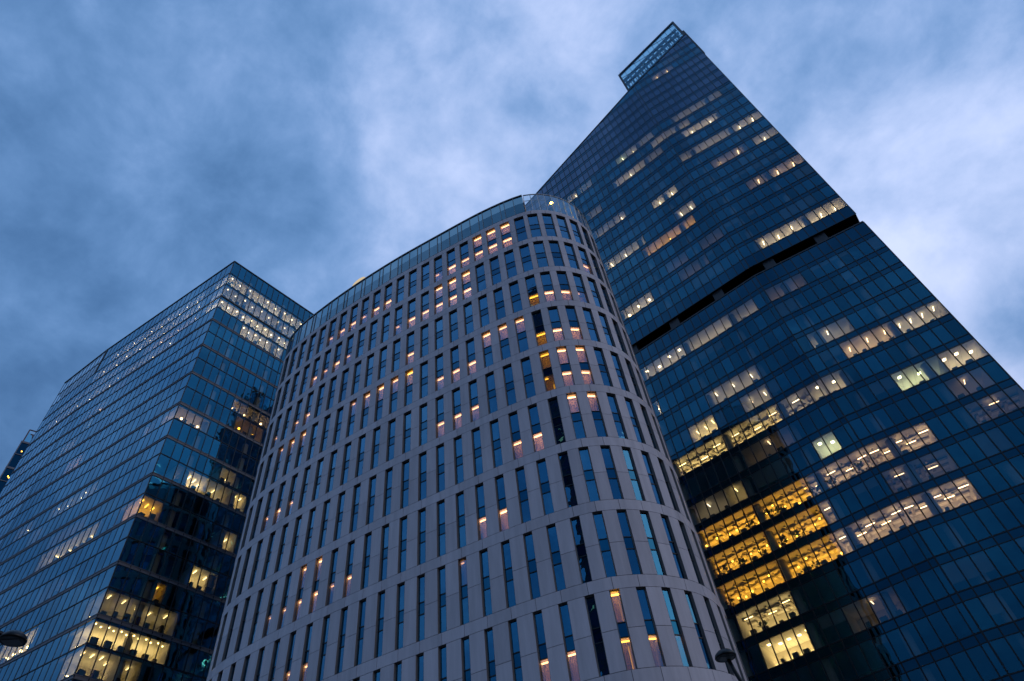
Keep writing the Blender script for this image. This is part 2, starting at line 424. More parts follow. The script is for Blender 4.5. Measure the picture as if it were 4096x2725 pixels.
def build_hotel():
    root = thing('hotel', 'pale stone hotel with a rounded end and tall slit windows, glass parapet on top', 'hotel')
    wall = MB()
    GAP = 0.018
    def panel(s0, s1, z0, z1):
        n = max(1, int(math.ceil((s1 - s0) / 0.7)))
        a0, a1, b0, b1 = s0 + GAP, s1 - GAP, z0 + GAP, z1 - GAP
        base = len(wall.v)
        for k in range(n + 1):
            s = a0 + (a1 - a0) * k / n
            wall.v += [H(s, b0), H(s, b1), H(s, b0, -0.05), H(s, b1, -0.05)]
        for k in range(n):
            i = base + 4 * k
            wall.f.append((i, i + 1, i + 5, i + 4)); wall.m.append(0)
            wall.f.append((i, i + 4, i + 6, i + 2)); wall.m.append(0)
            wall.f.append((i + 1, i + 3, i + 7, i + 5)); wall.m.append(0)
        for i in (base, base + 4 * n):
            wall.f.append((i, i + 2, i + 3, i + 1)); wall.m.append(0)
    def backing(s0, s1, z0, z1):
        n = max(1, int(math.ceil((s1 - s0) / 0.7)))
        for k in range(n):
            u0, u1 = s0 + (s1 - s0) * k / n, s0 + (s1 - s0) * (k + 1) / n
            wall.quad(H(u0, z0, -0.045), H(u0, z1, -0.045), H(u1, z1, -0.045), H(u1, z0, -0.045), 1)
    D = 0.30                                             # depth of the window reveals
    cols = [i for i in range(-1, N_COLS) if col_s(i) < PER - 0.3 + 1.8]
    slots = []
    for k in range(N_ROWS):
        zt = TOP_Z - ROW_H * k; zb = zt - OPEN_H
        nzt = zt - ROW_H
        w = win_w(k)
        for n, i in enumerate(cols):
            s = col_s(i)
            s_next = col_s(cols[n + 1]) if n + 1 < len(cols) else col_s(cols[0]) + PER
            jz = zt - 2.87
            panel(s, s_next - w, jz, zt); panel(s, s_next - w, zb, jz)
            backing(s, s_next - w, zb, zt)
            jm, jn = s - w * 0.42, s_next - w * 0.42
            if k < N_ROWS - 1: panel(jm, jn, nzt, zb)
            else: panel(jm, jn, 0.14, zb)
            backing(s - w, s_next - w, max(0.14, nzt), zb)
            if k == 0:
                panel(jm, jn, zt, 80.02); backing(s - w, s_next - w, zt, 80.02)
            # reveals
            s0, s1 = s - w, s
            wall.quad(H(s0, zb), H(s0, zt), H(s0, zt, -D), H(s0, zb, -D), 2)
            wall.quad(H(s1, zt), H(s1, zb), H(s1, zb, -D), H(s1, zt, -D), 2)
            wall.quad(H(s0, zt), H(s1, zt), H(s1, zt, -D), H(s0, zt, -D), 2)
            wall.quad(H(s1, zb), H(s0, zb), H(s0, zb, -D), H(s1, zb, -D), 2)
            corners = (H(s0, zb, -0.2), H(s1, zb, -0.2), H(s1, zt, -0.2), H(s0, zt, -0.2))
            slots.append((k, i, s0, s1, zb, zt, corners))
    wall.build('wall', [M['stone'], M['joint'], M['reveal']], root)

    # ---- windows
    rank = []
    for sl in slots:
        k, i = sl[0], sl[1]
        vis = i <= 27 and seen_area(sl[6]) or 0.0
        if i > 27: vis = 0.0
        else:
            # turned away from the viewer: nothing of it shows
            p = Vector(sl[6][0]); q = Vector(H((sl[2] + sl[3]) / 2, sl[4], 1.0)) - Vector(H((sl[2] + sl[3]) / 2, sl[4], 0.0))
            if q.dot(Vector(CAM) - p) <= 0: vis = 0.0
        rank.append((vis, sl))
    rank.sort(key=lambda t: -t[0])
    bulk = MB()
    def frame(mb, s0, s1, z0, z1, mi):
        d0, d1 = -0.20, -0.27
        def bar(a, b, c, d):
            mb.hexa([H(a, c, d0), H(b, c, d0), H(b, d, d0), H(a, d, d0), H(a, c, d1), H(b, c, d1), H(b, d, d1), H(a, d, d1)], mi)
        t = 0.05
        bar(s0, s0 + t, z0, z1); bar(s1 - t, s1, z0, z1)
        bar(s0 + t, s1 - t, z0, z0 + t); bar(s0 + t, s1 - t, z1 - t, z1)
        return bar
    def one_window(sl, indiv):
        k, i, s0, s1, zb, zt, _ = sl
        mb = MB() if indiv else bulk
        bar = frame(mb, s0, s1, zb, zt, 0)
        t1, t2 = zt - 2.35, zt - 3.38                     # transoms round the spandrel
        def tb(z):
            mb.hexa([H(s0 + .05, z - .05, -.19), H(s1 - .05, z - .05, -.19), H(s1 - .05, z + .03, -.19), H(s0 + .05, z + .03, -.19),
                     H(s0 + .05, z - .05, -.28), H(s1 - .05, z - .05, -.28), H(s1 - .05, z + .03, -.28), H(s0 + .05, z + .03, -.28)], 1)
        tb(t1); tb(t2)
        pane = MB() if indiv else bulk
        ta = rng.uniform(-.004, .004); tb_ = rng.uniform(-.006, .006)
        pi = 0 if indiv else 2
        for a, b in ((t1 + .03, zt - .05), (zb + .05, t2 - .05)):
            ta = rng.uniform(-.004, .004); tb_ = rng.uniform(-.006, .006)
            pane.quad(H(s0 + .05, a, -.235 - ta - tb_), H(s0 + .05, b, -.235 - ta + tb_), H(s1 - .05, b, -.235 + ta + tb_), H(s1 - .05, a, -.235 + ta - tb_), pi)
        sp = MB() if indiv else bulk
        sp.quad(H(s0 + .05, t2 + .03, -.24), H(s0 + .05, t1 - .05, -.24), H(s1 - .05, t1 - .05, -.24), H(s1 - .05, t2 + .03, -.24), 0 if indiv else 3)
        if indiv:
            w = mb.build('window', [M['winframe'], M['darkframe']], root)
            pane.build('pane', M['hglass'], w); sp.build('spandrel_panel', M['hspandrel'], w)
        cur = MB() if indiv else bulk
        cm = MB() if indiv else bulk
        lit_any = False
        for part, z0, z1 in (('U', t1, zt), ('L', zb, t2)):
            lit = HOTEL_LIT.get((k, i, part))
            dp = -0.90 if lit else -0.45
            # the little space behind the pane: sides, sill, head, and curtains at its back
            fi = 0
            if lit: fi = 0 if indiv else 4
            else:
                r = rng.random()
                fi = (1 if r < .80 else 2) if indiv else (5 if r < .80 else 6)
            nf = 12
            zz0, zz1 = z0 + .03, z1 - .03
            prev = None
            c0 = 0.0
            if lit and rng.random() < .35: c0 = rng.uniform(.12, .35)      # curtain drawn only part of the way
            for q in range(nf + 1):
                s = s0 + (s1 - s0) * (c0 + (1 - c0) * q / nf)
                d = dp + (0.045 if q % 2 else -0.03) + rng.uniform(-.015, .015)
                if prev is not None:
                    cur.quad(H(prev[0], zz0, prev[1]), H(prev[0], zz1, prev[1]), H(s, zz1, d), H(s, zz0, d), fi)
                prev = (s, d)
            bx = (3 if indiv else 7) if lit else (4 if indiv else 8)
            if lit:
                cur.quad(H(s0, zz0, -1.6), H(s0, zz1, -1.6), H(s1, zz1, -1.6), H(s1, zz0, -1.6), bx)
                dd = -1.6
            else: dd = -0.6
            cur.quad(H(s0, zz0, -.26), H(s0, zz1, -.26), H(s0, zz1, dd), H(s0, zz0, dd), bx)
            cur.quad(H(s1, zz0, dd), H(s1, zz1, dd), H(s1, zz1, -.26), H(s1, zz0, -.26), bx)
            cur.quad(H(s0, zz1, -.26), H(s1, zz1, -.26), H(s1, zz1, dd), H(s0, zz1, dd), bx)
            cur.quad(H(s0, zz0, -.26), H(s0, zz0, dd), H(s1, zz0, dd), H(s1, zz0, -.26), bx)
            if lit:
                lit_any = True
                lv, tone = lit
                lm = lamp_mat('c' if tone == 'w' else 'o', lv * HOT_LAMP)
                lb = MB()
                zl = zz1 - .16
                m0 = s0 + (s1 - s0) * (.06 if lv > .45 else .62); m1 = s1 - (s1 - s0) * .06
                lb.hexa([H(m0, zl - .04, -.40), H(m1, zl - .04, -.40), H(m1, zl + .04, -.40), H(m0, zl + .04, -.40),
                         H(m0, zl - .04, -.50), H(m1, zl - .04, -.50), H(m1, zl + .04, -.50), H(m0, zl + .04, -.50)])
                # added glowing panel across the room's back, lights the curtain from behind
                rl = MB()
                rl.quad(H(s0 + .02, z0 + .05, -1.58), H(s0 + .02, z1 - .05, -1.58), H(s1 - .02, z1 - .05, -1.58), H(s1 - .02, z0 + .05, -1.58))
                rm = lamp_mat('c' if tone == 'w' else 'o', lv * rng.uniform(.9, 2.4))
                if indiv: rl.build('curtain_backlight', rm, w)
                else: pend_lights.append((rl, rm))
                if indiv: lb.build('window_lamp', lm, w)
                else: pend_lights.append((lb, lm))
        if indiv:
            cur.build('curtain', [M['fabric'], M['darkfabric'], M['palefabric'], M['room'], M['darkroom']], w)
    for n, (vis, sl) in enumerate(rank):
        one_window(sl, n < 100)
    o = bulk.build('window', [M['winframe'], M['darkframe'], M['hglass'], M['hspandrel'], M['fabric'], M['darkfabric'], M['palefabric'], M['room'], M['darkroom']], root)
    o['kind'] = 'stuff'
    for lb, lm in pend_lights: lb.build('lamp_or_backlight', lm, root)  # top lamp strips, and the added backlight panels of the bulk windows

    # ---- glass storey on the roof, and the clear balustrade round the rounded end
    ZT = 84.55
    par = MB(); bars = MB()
    s = 13.45; tgl = 0
    while s < 104.0:
        wdt = 1.34 if tgl % 3 != 2 else 0.62
        e = min(s + wdt, 104.0)
        n = 1 if wdt < 1 else 2
        ta = rng.uniform(-.006, .006); tb = rng.uniform(-.004, .004)
        par.quad(H(s + .03, 80.1, -.14 - ta - tb), H(s + .03, ZT, -.14 - ta + tb), H(e - .03, ZT, -.14 + ta + tb), H(e - .03, 80.1, -.14 + ta - tb), 0)
        bars.hexa([H(e - .035, 80.05, -.06), H(e + .035, 80.05, -.06), H(e + .035, ZT, -.06), H(e - .035, ZT, -.06), H(e - .035, 80.05, -.18), H(e + .035, 80.05, -.18), H(e + .035, ZT, -.18), H(e - .035, ZT, -.18)], 0)
        for z0, z1, o0, o1, mi in ((ZT, ZT + .16, -.02, -.30, 0), (80.03, 80.10, -.01, -.3, 1)):
            bars.hexa([H(s, z0, o0), H(e, z0, o0), H(e, z1, o0), H(s, z1, o0), H(s, z0, o1), H(e, z0, o1), H(e, z1, o1), H(s, z1, o1)], mi)
        # dark room behind the glass
        par.quad(H(s, 80.05, -1.2), H(s, ZT, -1.2), H(e, ZT, -1.2), H(e, 80.05, -1.2), 1)
        s = e; tgl += 1
    par.quad(H(13.45, 80.05, -.15), H(13.45, ZT + .1, -.15), H(13.2, ZT + .1, -2.6), H(13.2, 80.05, -2.6), 1)
    par.quad(H(13.45, 80.05, -2.4), H(13.45, ZT, -2.4), H(104.0, ZT, -2.4), H(104.0, 80.05, -2.4), 1)
    par.build('parapet_glass', [M['pglass'], M['darkbuild']], root)
    bars.build('parapet_frame', [M['winframe'], M['darkframe']], root)
    bal = MB(); post = MB()
    s = 13.3; first = True
    while s > -11.0:
        e = s - 0.96
        ta = rng.uniform(-.01, .01); tb = rng.uniform(-.006, .006)
        bal.quad(H(e + .03, 80.12, -.1 - ta - tb), H(e + .03, 84.4, -.1 - ta + tb), H(s - .03, 84.4, -.1 + ta + tb), H(s - .03, 80.12, -.1 + ta - tb))
        post.hexa([H(s - .035, 80.05, -.06), H(s + .035, 80.05, -.06), H(s + .035, 84.5, -.06), H(s - .035, 84.5, -.06), H(s - .035, 80.05, -.22), H(s + .035, 80.05, -.22), H(s + .035, 84.5, -.22), H(s - .035, 84.5, -.22)])
        for z0, z1 in ((84.4, 84.52), (80.03, 80.12)):
            post.hexa([H(e, z0, -.04), H(s, z0, -.04), H(s, z1, -.04), H(e, z1, -.04), H(e, z0, -.16), H(s, z0, -.16), H(s, z1, -.16), H(e, z1, -.16)])
        if s > 11: post.hexa([H(e, 83.25, -.3), H(s, 83.25, -.3), H(s, 83.35, -.3), H(e, 83.35, -.3), H(e, 83.25, -.36), H(s, 83.25, -.36), H(s, 83.35, -.36), H(e, 83.35, -.36)])
        s = e
    bal.build('balustrade_glass', M['cglass'], root)
    post.build('balustrade_frame', M['whitemetal'], root)
    # roof and the steel posts on the terrace
    rf = MB()
    rf.poly([H(PER * q / 90, 79.95, -.06) for q in range(90)])
    rf.build('roof', M['roof'], root)
    fr = MB()
    for a, b in (((9.0, 50.5), (10.8, 52.0)), ((6.5, 49.5), (9.0, 50.5)), ((4.2, 49.6), (6.5, 49.5))):
        fr.tube([(a[0], a[1], 80), (a[0], a[1], 83.6)], .07, seg=6)
        fr.tube([(a[0], a[1], 83.6), (b[0], b[1], 83.6)], .06, seg=6)
        fr.tube([(a[0], a[1], 80.2), (b[0], b[1], 83.5)], .05, seg=6)
    fr.tube([(10.8, 52, 80), (10.8, 52, 83.6)], .07, seg=6)
    fr.build('terrace_frame', M['whitemetal'], root)
    tl = MB(); tl.lathe((8.14, 47.69, 85.2), [(.03, .2), (.17, .1), (.2, 0), (.15, -.12), (.03, -.2)], seg=12)
    tl.tube([(8.14, 47.75, 80.0), (8.14, 47.75, 85.05)], .05, 1, seg=6); tl.tube([(8.14, 47.75, 85.1), (6.4, 48.3, 85.0)], .05, 1, seg=6)
    tl.build('terrace_lamp', [lamp_mat('o', 60), M['whitemetal']], root)
    for s_, z_ in ((18.4, 80.35), (20.1, 80.3), (22.6, 80.35)):
        d = MB(); p = H(s_, z_, -.5); d.lathe(p, [(.02, .07), (.07, .03), (.07, -.03), (.02, -.07)], seg=8)
        d.build('parapet_lamp', lamp_mat('o', 25), root)
    # pale arched rooflight that peeps over the parapet
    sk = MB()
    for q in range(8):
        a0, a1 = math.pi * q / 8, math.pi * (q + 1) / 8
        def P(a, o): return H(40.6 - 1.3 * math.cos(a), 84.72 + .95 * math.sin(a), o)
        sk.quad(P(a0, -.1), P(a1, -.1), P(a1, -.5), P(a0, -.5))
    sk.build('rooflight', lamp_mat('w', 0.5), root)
    return root
pend_lights = []
HOT_LAMP = 9.0
hotel = build_hotel()

# ================================================================== TOWERS : shared pieces
class Facade:
    """a vertical facade plane: s metres along from a corner, z up, off outwards; drawn at scale k about the viewer's eye"""
    def __init__(self, p, q, k, inside):
        self.p = Vector(p); d = Vector(q) - self.p; self.len = d.length; self.u = d.normalized(); self.k = k
        n = Vector((-self.u.y, self.u.x))
        if n.dot(Vector(inside) - self.p) > 0: n = -n
        self.n = n
    def __call__(self, s, z, off=0.0):
        a = self.p + self.u * s + self.n * off
        return (a.x * self.k, a.y * self.k, CAM[2] + (z - CAM[2]) * self.k)
def fbox(mb, F, s0, s1, z0, z1, o0, o1, mi=0, zs=None):
    """a bar on a facade; zs gives sloping top heights"""
    t0, t1 = (z1, z1) if zs is None else zs
    mb.hexa([F(s0, z0, o0), F(s1, z0, o0), F(s1, t1, o0), F(s0, t0, o0), F(s0, z0, o1), F(s1, z0, o1), F(s1, t1, o1), F(s0, t0, o1)], mi)
def fpane(mb, F, s0, s1, z0, z1, off, mi=0, tilt=.006, top=None):
    """one glass pane, very slightly out of true; top(s) cuts it along a sloping roof"""
    ta, tb = rng.uniform(-tilt, tilt), rng.uniform(-tilt, tilt)
    pts = [(s0, z0), (s1, z0), (s1, z1), (s0, z1)]
    if top is not None:
        t0, t1 = top(s0), top(s1)
        if z0 >= max(t0, t1): return None
        if z1 > min(t0, t1):
            pts = [(s0, z0), (s1, z0)]
            if z0 >= t0 or z0 >= t1:                       # roof line leaves through the bottom edge
                x = s0 + (s1 - s0) * (z0 - t0) / (t1 - t0)
                if t0 > t1: pts = [(s0, z0), (x, z0), (s0, min(z1, t0))]
                else: pts = [(x, z0), (s1, z0), (s1, min(z1, t1))]
            else: pts += [(s1, min(z1, t1)), (s0, min(z1, t0))]
    def sg(s, z): return off + ta * (1 if s > (s0 + s1) / 2 else -1) + tb * (1 if z > (z0 + z1) / 2 else -1)
    P = [F(s, z, sg(s, z)) for s, z in pts]
    mb.poly(P, mi)
    return P

FILL_GAIN = 38.0
def lit_room(root, F, s0, s1, zf, zc, depth, lv, tone, nl, kind):
    """a lit room behind the glass: walls, floor, ceiling fittings and lamps"""
    k = F.k
    mb = MB()
    i0 = -.16
    mb.quad(F(s0, zf, -depth), F(s0, zc, -depth), F(s1, zc, -depth), F(s1, zf, -depth), 0)
    mb.quad(F(s0 + .03, zf, i0), F(s0 + .03, zc, i0), F(s0 + .03, zc, -depth), F(s0 + .03, zf, -depth), 0)
    mb.quad(F(s1 - .03, zf, i0), F(s1 - .03, zc, i0), F(s1 - .03, zc, -depth), F(s1 - .03, zf, -depth), 0)
    mb.quad(F(s0, zc - .015, i0), F(s1, zc - .015, i0), F(s1, zc - .015, -depth), F(s0, zc - .015, -depth), 1)
    mb.quad(F(s0, zf + .02, i0), F(s1, zf + .02, i0), F(s1, zf + .02, -depth), F(s0, zf + .02, -depth), 2)
    h = zc - zf
    L = s1 - s0
    if kind == 'duct':
        for q in range(2):
            d = -depth * (.38 + .3 * q)
            fbox(mb, F, s0 + .05, s1 - .05, zc - .34, zc - .12, d, d - .3, 3)
        for q in range(int(L / 1.7)):
            s = s0 + .5 + 1.7 * q + rng.uniform(-.3, .3)
            fbox(mb, F, s, s + .22, zc - .22, zc - .03, -1.2, -depth + .1, 3)
            fbox(mb, F, s + .5, s + .9, zc - .42 - rng.random() * .2, zc - .15, -1.6 - rng.random() * 1.5, -3.3 - rng.random(), 3)
    if kind in ('panel',):
        for q in range(int(L / .9)):
            fbox(mb, F, s0 + .4 + .9 * q, s0 + .43 + .9 * q, zc - .03, zc - .017, -.5, -depth, 3)
    # desks and chairs against the light
    for q in range(int(L / 1.9)):
        s = s0 + .4 + 1.9 * q + rng.uniform(0, .6)
        hh = rng.uniform(.12, .3) * h
        if s + .9 < s1: fbox(mb, F, s, s + rng.uniform(.4, .9), zf + .03, zf + hh, -.5, -1.1, 4)
    room = mb.build('lit_room', [M['room'], M['ceiling'], M['slab'], M['duct'], M['pot']], root)
    up = MB()
    zu = zf + h * .34; du = depth * .80
    up.quad(F(s0 + .15, zu, -du), F(s1 - .15, zu, -du), F(s1 - .15, zu, -du + .22), F(s0 + .15, zu, -du + .22))
    up.build('ceiling_fill', lamp_mat(tone, lv * FILL_GAIN * (1.9 if tone in 'oy' else 1.15)), room)  # added glowing strip, out of sight, brightens the ceiling evenly
    lm = lamp_mat(tone, (5.0 + 7.0 * lv) * (1.6 if tone == 'o' else 1))
    for q in range(nl):
        lb = MB()
        c = s0 + L * (q + .5) / max(nl, 1) + rng.uniform(-.15, .15)
        if tone == 'o':
            p = F(c, zc - h * rng.uniform(.25, .7), -rng.uniform(.8, 2.6)); r = .11 * k
            lb.lathe(p, [(r * .3, r), (r * .85, r * .5), (r, 0), (r * .85, -r * .5), (r * .3, -r)], seg=10)
        elif kind == 'duct':
            fbox(lb, F, c - .62, c + .62, zc - .62, zc - .56, -1.15 - (q % 2) * 1.3, -1.25 - (q % 2) * 1.3)
        elif kind == 'panel':
            d = -rng.uniform(.9, 2.4)
            fbox(lb, F, c - .22, c + .22, zc - .06, zc - .02, d, d - .5)
        else:
            d = -rng.uniform(.7, 1.4)
            fbox(lb, F, c - .05, c + .05, zc - .4, zc - .34, d, d - 1.0)
        lb.build('ceiling_lamp', lm, room)

# ================================================================== GLASS TOWER on the right
T0, T1, T2 = (23.5154, 92.0467), (45.6982, 77.1905), (63.8, 68.7275)
KT = 0.85
cx_in = (55.0, 100.0)
uL = (Vector(T0) - Vector(T1)).normalized()
uL = Vector((math.cos(math.radians(145.6)), math.sin(math.radians(145.6))))
T_END = Vector(T1) + uL * 49.9
FL = Facade(T1, T_END, KT, cx_in)
FR = Facade(T1, T2, KT, cx_in)
FLOOR = 4.57
def roofL(s): return 196.9 - .375 * s
def roofR(s): return 196.9 + .585 * s
def lines():
    """(vision bottom, vision top, floor index) of every storey"""
    out = [(105.82 + FLOOR * k, 105.82 + FLOOR * k + 3.47, k) for k in range(0, 23)]
    out += [(96.75 - FLOOR * (m), (96.75 - FLOOR * m + 3.47) if m else 100.0, -1 - m) for m in range(0, 21)]
    return out
def bay_edges(f):
    if f == 'L': return [0.0, .82] + [.82 + 1.65 * j for j in range(1, 30)] + [FL.len]
    return [1.65 * j for j in range(12)] + [FR.len]
def bay_range(lo, hi):
    """bay numbers: below zero left of the fold, zero and above right of it -> list of (facade, s0, s1)"""
    out = []
    if lo < 0:
        e = bay_edges('L'); out.append((FL, e[-min(hi, -1) - 1], e[-lo]))
    if hi >= 0:
        e = bay_edges('R'); out.append((FR, e[max(lo, 0)], e[min(hi, 11) + 1]))
    return out
# storey, first bay, last bay, brightness, tone, lamps, fitting
T_LIT = [(13, 2, 9, .3, 'w', 0, ''), (13, -9, -8, .4, 'g', 1, ''), (13, -7, -6, .4, 'w', 1, ''), (13, -5, -3, .3, 'w', 0, ''), (13, -19, -17, .45, 'w', 1, ''), (13, -16, -15, .3, 'w', 0, ''),
         (12, -3, 1, .6, 'w', 0, ''), (12, 2, 3, .5, 'w', 0, ''), (11, 2, 7, .7, 'w', 2, ''), (11, -11, -6, .55, 'w', 1, ''), (11, -5, -3, .25, 'w', 0, ''),
         (9, 0, 1, .4, 'w', 0, ''), (9, 2, 7, .45, 'w', 0, ''), (9, 8, 11, .5, 'w', 2, ''), (7, 3, 7, .2, 'p', 2, ''), (7, 9, 11, .5, 'w', 1, ''),
         (4, 5, 7, .16, 'p', 1, ''), (4, 8, 11, .35, 'p', 2, ''), (19, 3, 6, .10, 'p', 2, ''), (20, 6, 8, .06, 'p', 0, ''),
         (7, -7, -6, .9, 'w', 1, ''), (7, -5, -4, .9, 'w', 1, ''), (5, -5, -3, .35, 'w', 2, ''), (4, -11, -4, .35, 'o', 5, ''), (5, -17, -11, .4, 'w', 3, ''),
         (8, -17, -14, .25, 'w', 0, ''), (8, -13, -12, .4, 'w', 1, ''), (10, -17, -15, .25, 'w', 0, ''), (1, -17, -13, .6, 'w', 3, 'panel'), (0, 2, 11, .6, 'w', 6, ''),
         (2, -9, -7, .05, 'p', 0, ''), (2, -4, -2, .06, 'p', 0, ''), (1, -8, -5, .06, 'p', 0, ''),
         (-2, -17, -12, .4, 'w', 4, 'panel'), (-2, -11, -6, .35, 'w', 0, ''), (-2, -5, -3, .2, 'w', 0, ''), (-2, 0, 3, .08, 'p', 0, ''),
         (-5, -11, -6, .22, 'w', 3, ''), (-5, 1, 4, .2, 'w', 1, ''), (-6, 3, 7, .4, 'p', 3, ''), (-6, 8, 11, .35, 'w', 4, ''),
         (-8, 5, 7, .7, 'g', 2, 'panel'), (-8, 8, 8, .4, 'g', 0, ''), (-8, 9, 11, .6, 'w', 3, 'panel'),
         (-4, -17, -17, .9, 'w', 1, ''), (-6, -8, -6, .2, 'w', 2, ''), (-6, -14, -12, .45, 'y', 3, ''), (-7, -11, -6, .45, 'y', 3, 'duct'), (-7, -17, -12, .55, 'y', 3, 'duct'),
         (-7, -5, -3, .3, 'w', 1, 'duct'), (-7, -2, 1, .45, 'w', 2, 'panel'), (-9, -4, -3, .9, 'g', 2, 'panel'), (-9, -17, -14, .10, 'w', 1, ''), (-9, -13, -12, .12, 'y', 1, ''),
         (-10, -17, -12, .8, 'o', 6, 'duct'), (-10, -11, -7, .8, 'o', 5, 'duct'), (-10, -6, -1, .5, 'p', 4, 'duct'), (-10, 0, 1, .5, 'p', 2, 'duct'), (-10, 2, 4, .55, 'p', 3, 'duct'),
         (-11, -17, -12, .8, 'o', 7, 'duct'), (-11, -11, -7, .8, 'o', 6, 'duct'), (-11, -6, -6, .5, 'p', 1, 'duct'),
         (-12, -17, -12, .75, 'o', 7, 'duct'), (-12, -11, -7, .8, 'o', 6, 'duct'), (-12, -6, -1, .55, 'p', 5, 'duct'), (-12, 0, 1, .55, 'p', 2, 'duct'), (-12, 2, 4, .55, 'p', 3, 'duct'),
         (-13, -16, -12, .5, 'y', 3, 'duct'), (-14, -15, -12, .8, 'y', 5, 'panel'),
         (-11, 0, 4, .05, 'p', 2, 'duct'), (-9, 8, 10, .05, 'p', 1, ''), (-10, 8, 11, .05, 'p', 1, 'duct'), (-8, -10, -6, .03, 'p', 1, ''), (-14, -8, -5, .03, 'p', 1, '')]
MECH = {14, 15, 16, 17, 18, 21, 22}
def build_tower():
    root = thing('glass_tower', 'tallest dark blue glass tower with a folded front and a black gap at mid height', 'tower')
    # storeys
    cand = []; mechs = {f + h: MB() for f in 'LR' for h in 'ab'}; edges = {f + h: MB() for f in 'LR' for h in 'ab'}; spn = MB(); bars = MB(); rest = MB()
    for f, F, top in (('L', FL, roofL), ('R', FR, roofR)):
        E = bay_edges(f)
        for zb, zt, k in lines():
            if zb < .5: continue
            for b in range(len(E) - 1):
                s0, s1 = E[b] + .03, E[b + 1] - .03
                if k in MECH or k == -1:
                    fpane(mechs[f + ('a' if k < 20 else 'b')] if k != -1 else edges[f + 'a'], F, s0, s1, zb + .04, zt, 0.0, 0, .004, top)
                else:
                    mb = MB()
                    P = fpane(mb, F, s0, s1, zb + .04, zt, 0.0, 0, .007, top)
                    if P is None: continue
                    a = seen_area(P)
                    if f == 'L' and b > 17: a = 0                 # behind the hotel
                    cand.append((a, mb))
                # spandrel glass above the pane
                if k != -1: fpane(spn, F, s0, s1, zt, zb + FLOOR - .04, -.012, 0, .003, top)
            # transoms
            for z, t in ((zb, .075), (zt, .05)):
                if k == -1 and z == zt: continue
                sa, sb = 0.0, F.len
                tl, tr = top(0), top(F.len)
                if z > max(tl, tr) - .1: continue
                if z > min(tl, tr) - .1:
                    x = F.len * (z + .1 - tl) / (tr - tl)
                    if tl > tr: sb = x
                    else: sa = x
                fbox(bars, F, sa, sb, z - t, z + t, .05, -.05)
        # first strip above the gap
        for b in range(len(E) - 1):
            fpane(edges[f + 'b'], F, E[b] + .03, E[b + 1] - .03, 102.85, 105.78, 0.0, 0, .003, None)
        # mullions
        for b, s in enumerate(E):
            w = .075 if not (f == 'R' and b == 0) else .10
            fbox(bars, F, s - w, s + w, -.2, 100.0, .085, -.05)
            fbox(bars, F, s - w, s + w, 102.8, top(s), .085, -.05)
        # roof edge
        n = 8
        for j in range(n):
            a, b2 = F.len * j / n, F.len * (j + 1) / n
            bars.hexa([F(a, top(a) - .05, .12), F(b2, top(b2) - .05, .12), F(b2, top(b2) + .3, .12), F(a, top(a) + .3, .12),
                       F(a, top(a) - .05, -.4), F(b2, top(b2) - .05, -.4), F(b2, top(b2) + .3, -.4), F(a, top(a) + .3, -.4)])
        # the black gap: ledge, soffit, back
        fbox(bars, F, 0, F.len, 99.98, 100.28, .10, -.05, 1)
        fbox(bars, F, 0, F.len, 102.72, 102.84, .09, -.05)
    cand.sort(key=lambda t: -t[0])
    for n, (a, mb) in enumerate(cand):
        if n < 100 and a > 0: mb.build('window', M['tglass'], root)
        else:
            for f in mb.f: rest.poly([mb.v[i] for i in f], 0)
    o = rest.build('window', M['tglass'], root); o['kind'] = 'stuff'
    lit_cells = set()
    for k, lo, hi, *_ in T_LIT:
        for b in range(lo, hi + 1): lit_cells.add((k, b))
    bl = MB()
    for f, F, top in (('L', FL, roofL), ('R', FR, roofR)):
        E = bay_edges(f)
        for zb, zt, k in lines():
            if k in MECH or k == -1 or zb < 20: continue
            run = 0
            for b in range(min(len(E) - 1, 19)):
                key = (k, -b - 1 if f == 'L' else b)
                if run == 0 and rng.random() < .10: run = rng.randint(1, 4); drop = rng.uniform(.25, 1.0)
                if run > 0:
                    run -= 1
                    if key in lit_cells or zt > min(top(E[b]), top(E[b + 1])) - .5: continue
                    d = min(1.0, drop * rng.uniform(.85, 1.1))
                    bl.quad(F(E[b] + .08, zt - 3.4 * d, -.12), F(E[b + 1] - .08, zt - 3.4 * d, -.12), F(E[b + 1] - .08, zt, -.12), F(E[b] + .08, zt, -.12))
    o = bl.build('roller_blind', M['palefabric'], root); o['kind'] = 'stuff'
    for f in ('La', 'Lb', 'Ra', 'Rb'):
        if mechs[f].f: mechs[f].build('louvre_band', M['tmech'], root)
        edges[f].build('gap_edge_panel', M['tspandrel'], root)
    spn.build('spandrel_band', M['tspandrel'], root)
    bars.build('mullion_grid', [M['darkframe'], M['grey']], root)
    # body: floor slabs, core, side and back walls, roof
    nb = Vector((.52, .854)) * 30
    PL, PM, PR = Vector(T_END), Vector(T1), Vector(T2)
    BL, BR = PL + nb, PR + nb
    def W(p, z): return (p.x * KT, p.y * KT, CAM[2] + (z - CAM[2]) * KT)
    inset = Vector((.52, .854)) * .22
    sl = MB()
    for zb, zt, k in lines():
        z0, z1 = zt + .02, zb + FLOOR - .03
        if zb < .5 or k in (-1,) : continue
        pts = [PL + inset, PM + inset, PR + inset, BR, BL]
        lim = [roofL(FL.len), roofL(0), roofR(FR.len), roofR(FR.len), roofL(FL.len)]
        if z1 > min(lim):
            # only the part below the sloping roof
            if z1 > roofR(FR.len): continue
            if z1 > roofL(0):
                x = (z1 + .5 - 196.9) / .585; q = FR.p + FR.u * min(x, FR.len) + inset
                pts = [q, PR + inset, BR, q + nb]
            else:
                x = (196.9 - z1 - .5) / .375; q = FL.p + FL.u * max(min(x, FL.len), 0) + inset
                pts = [q, PM + inset, PR + inset, BR, q + nb]
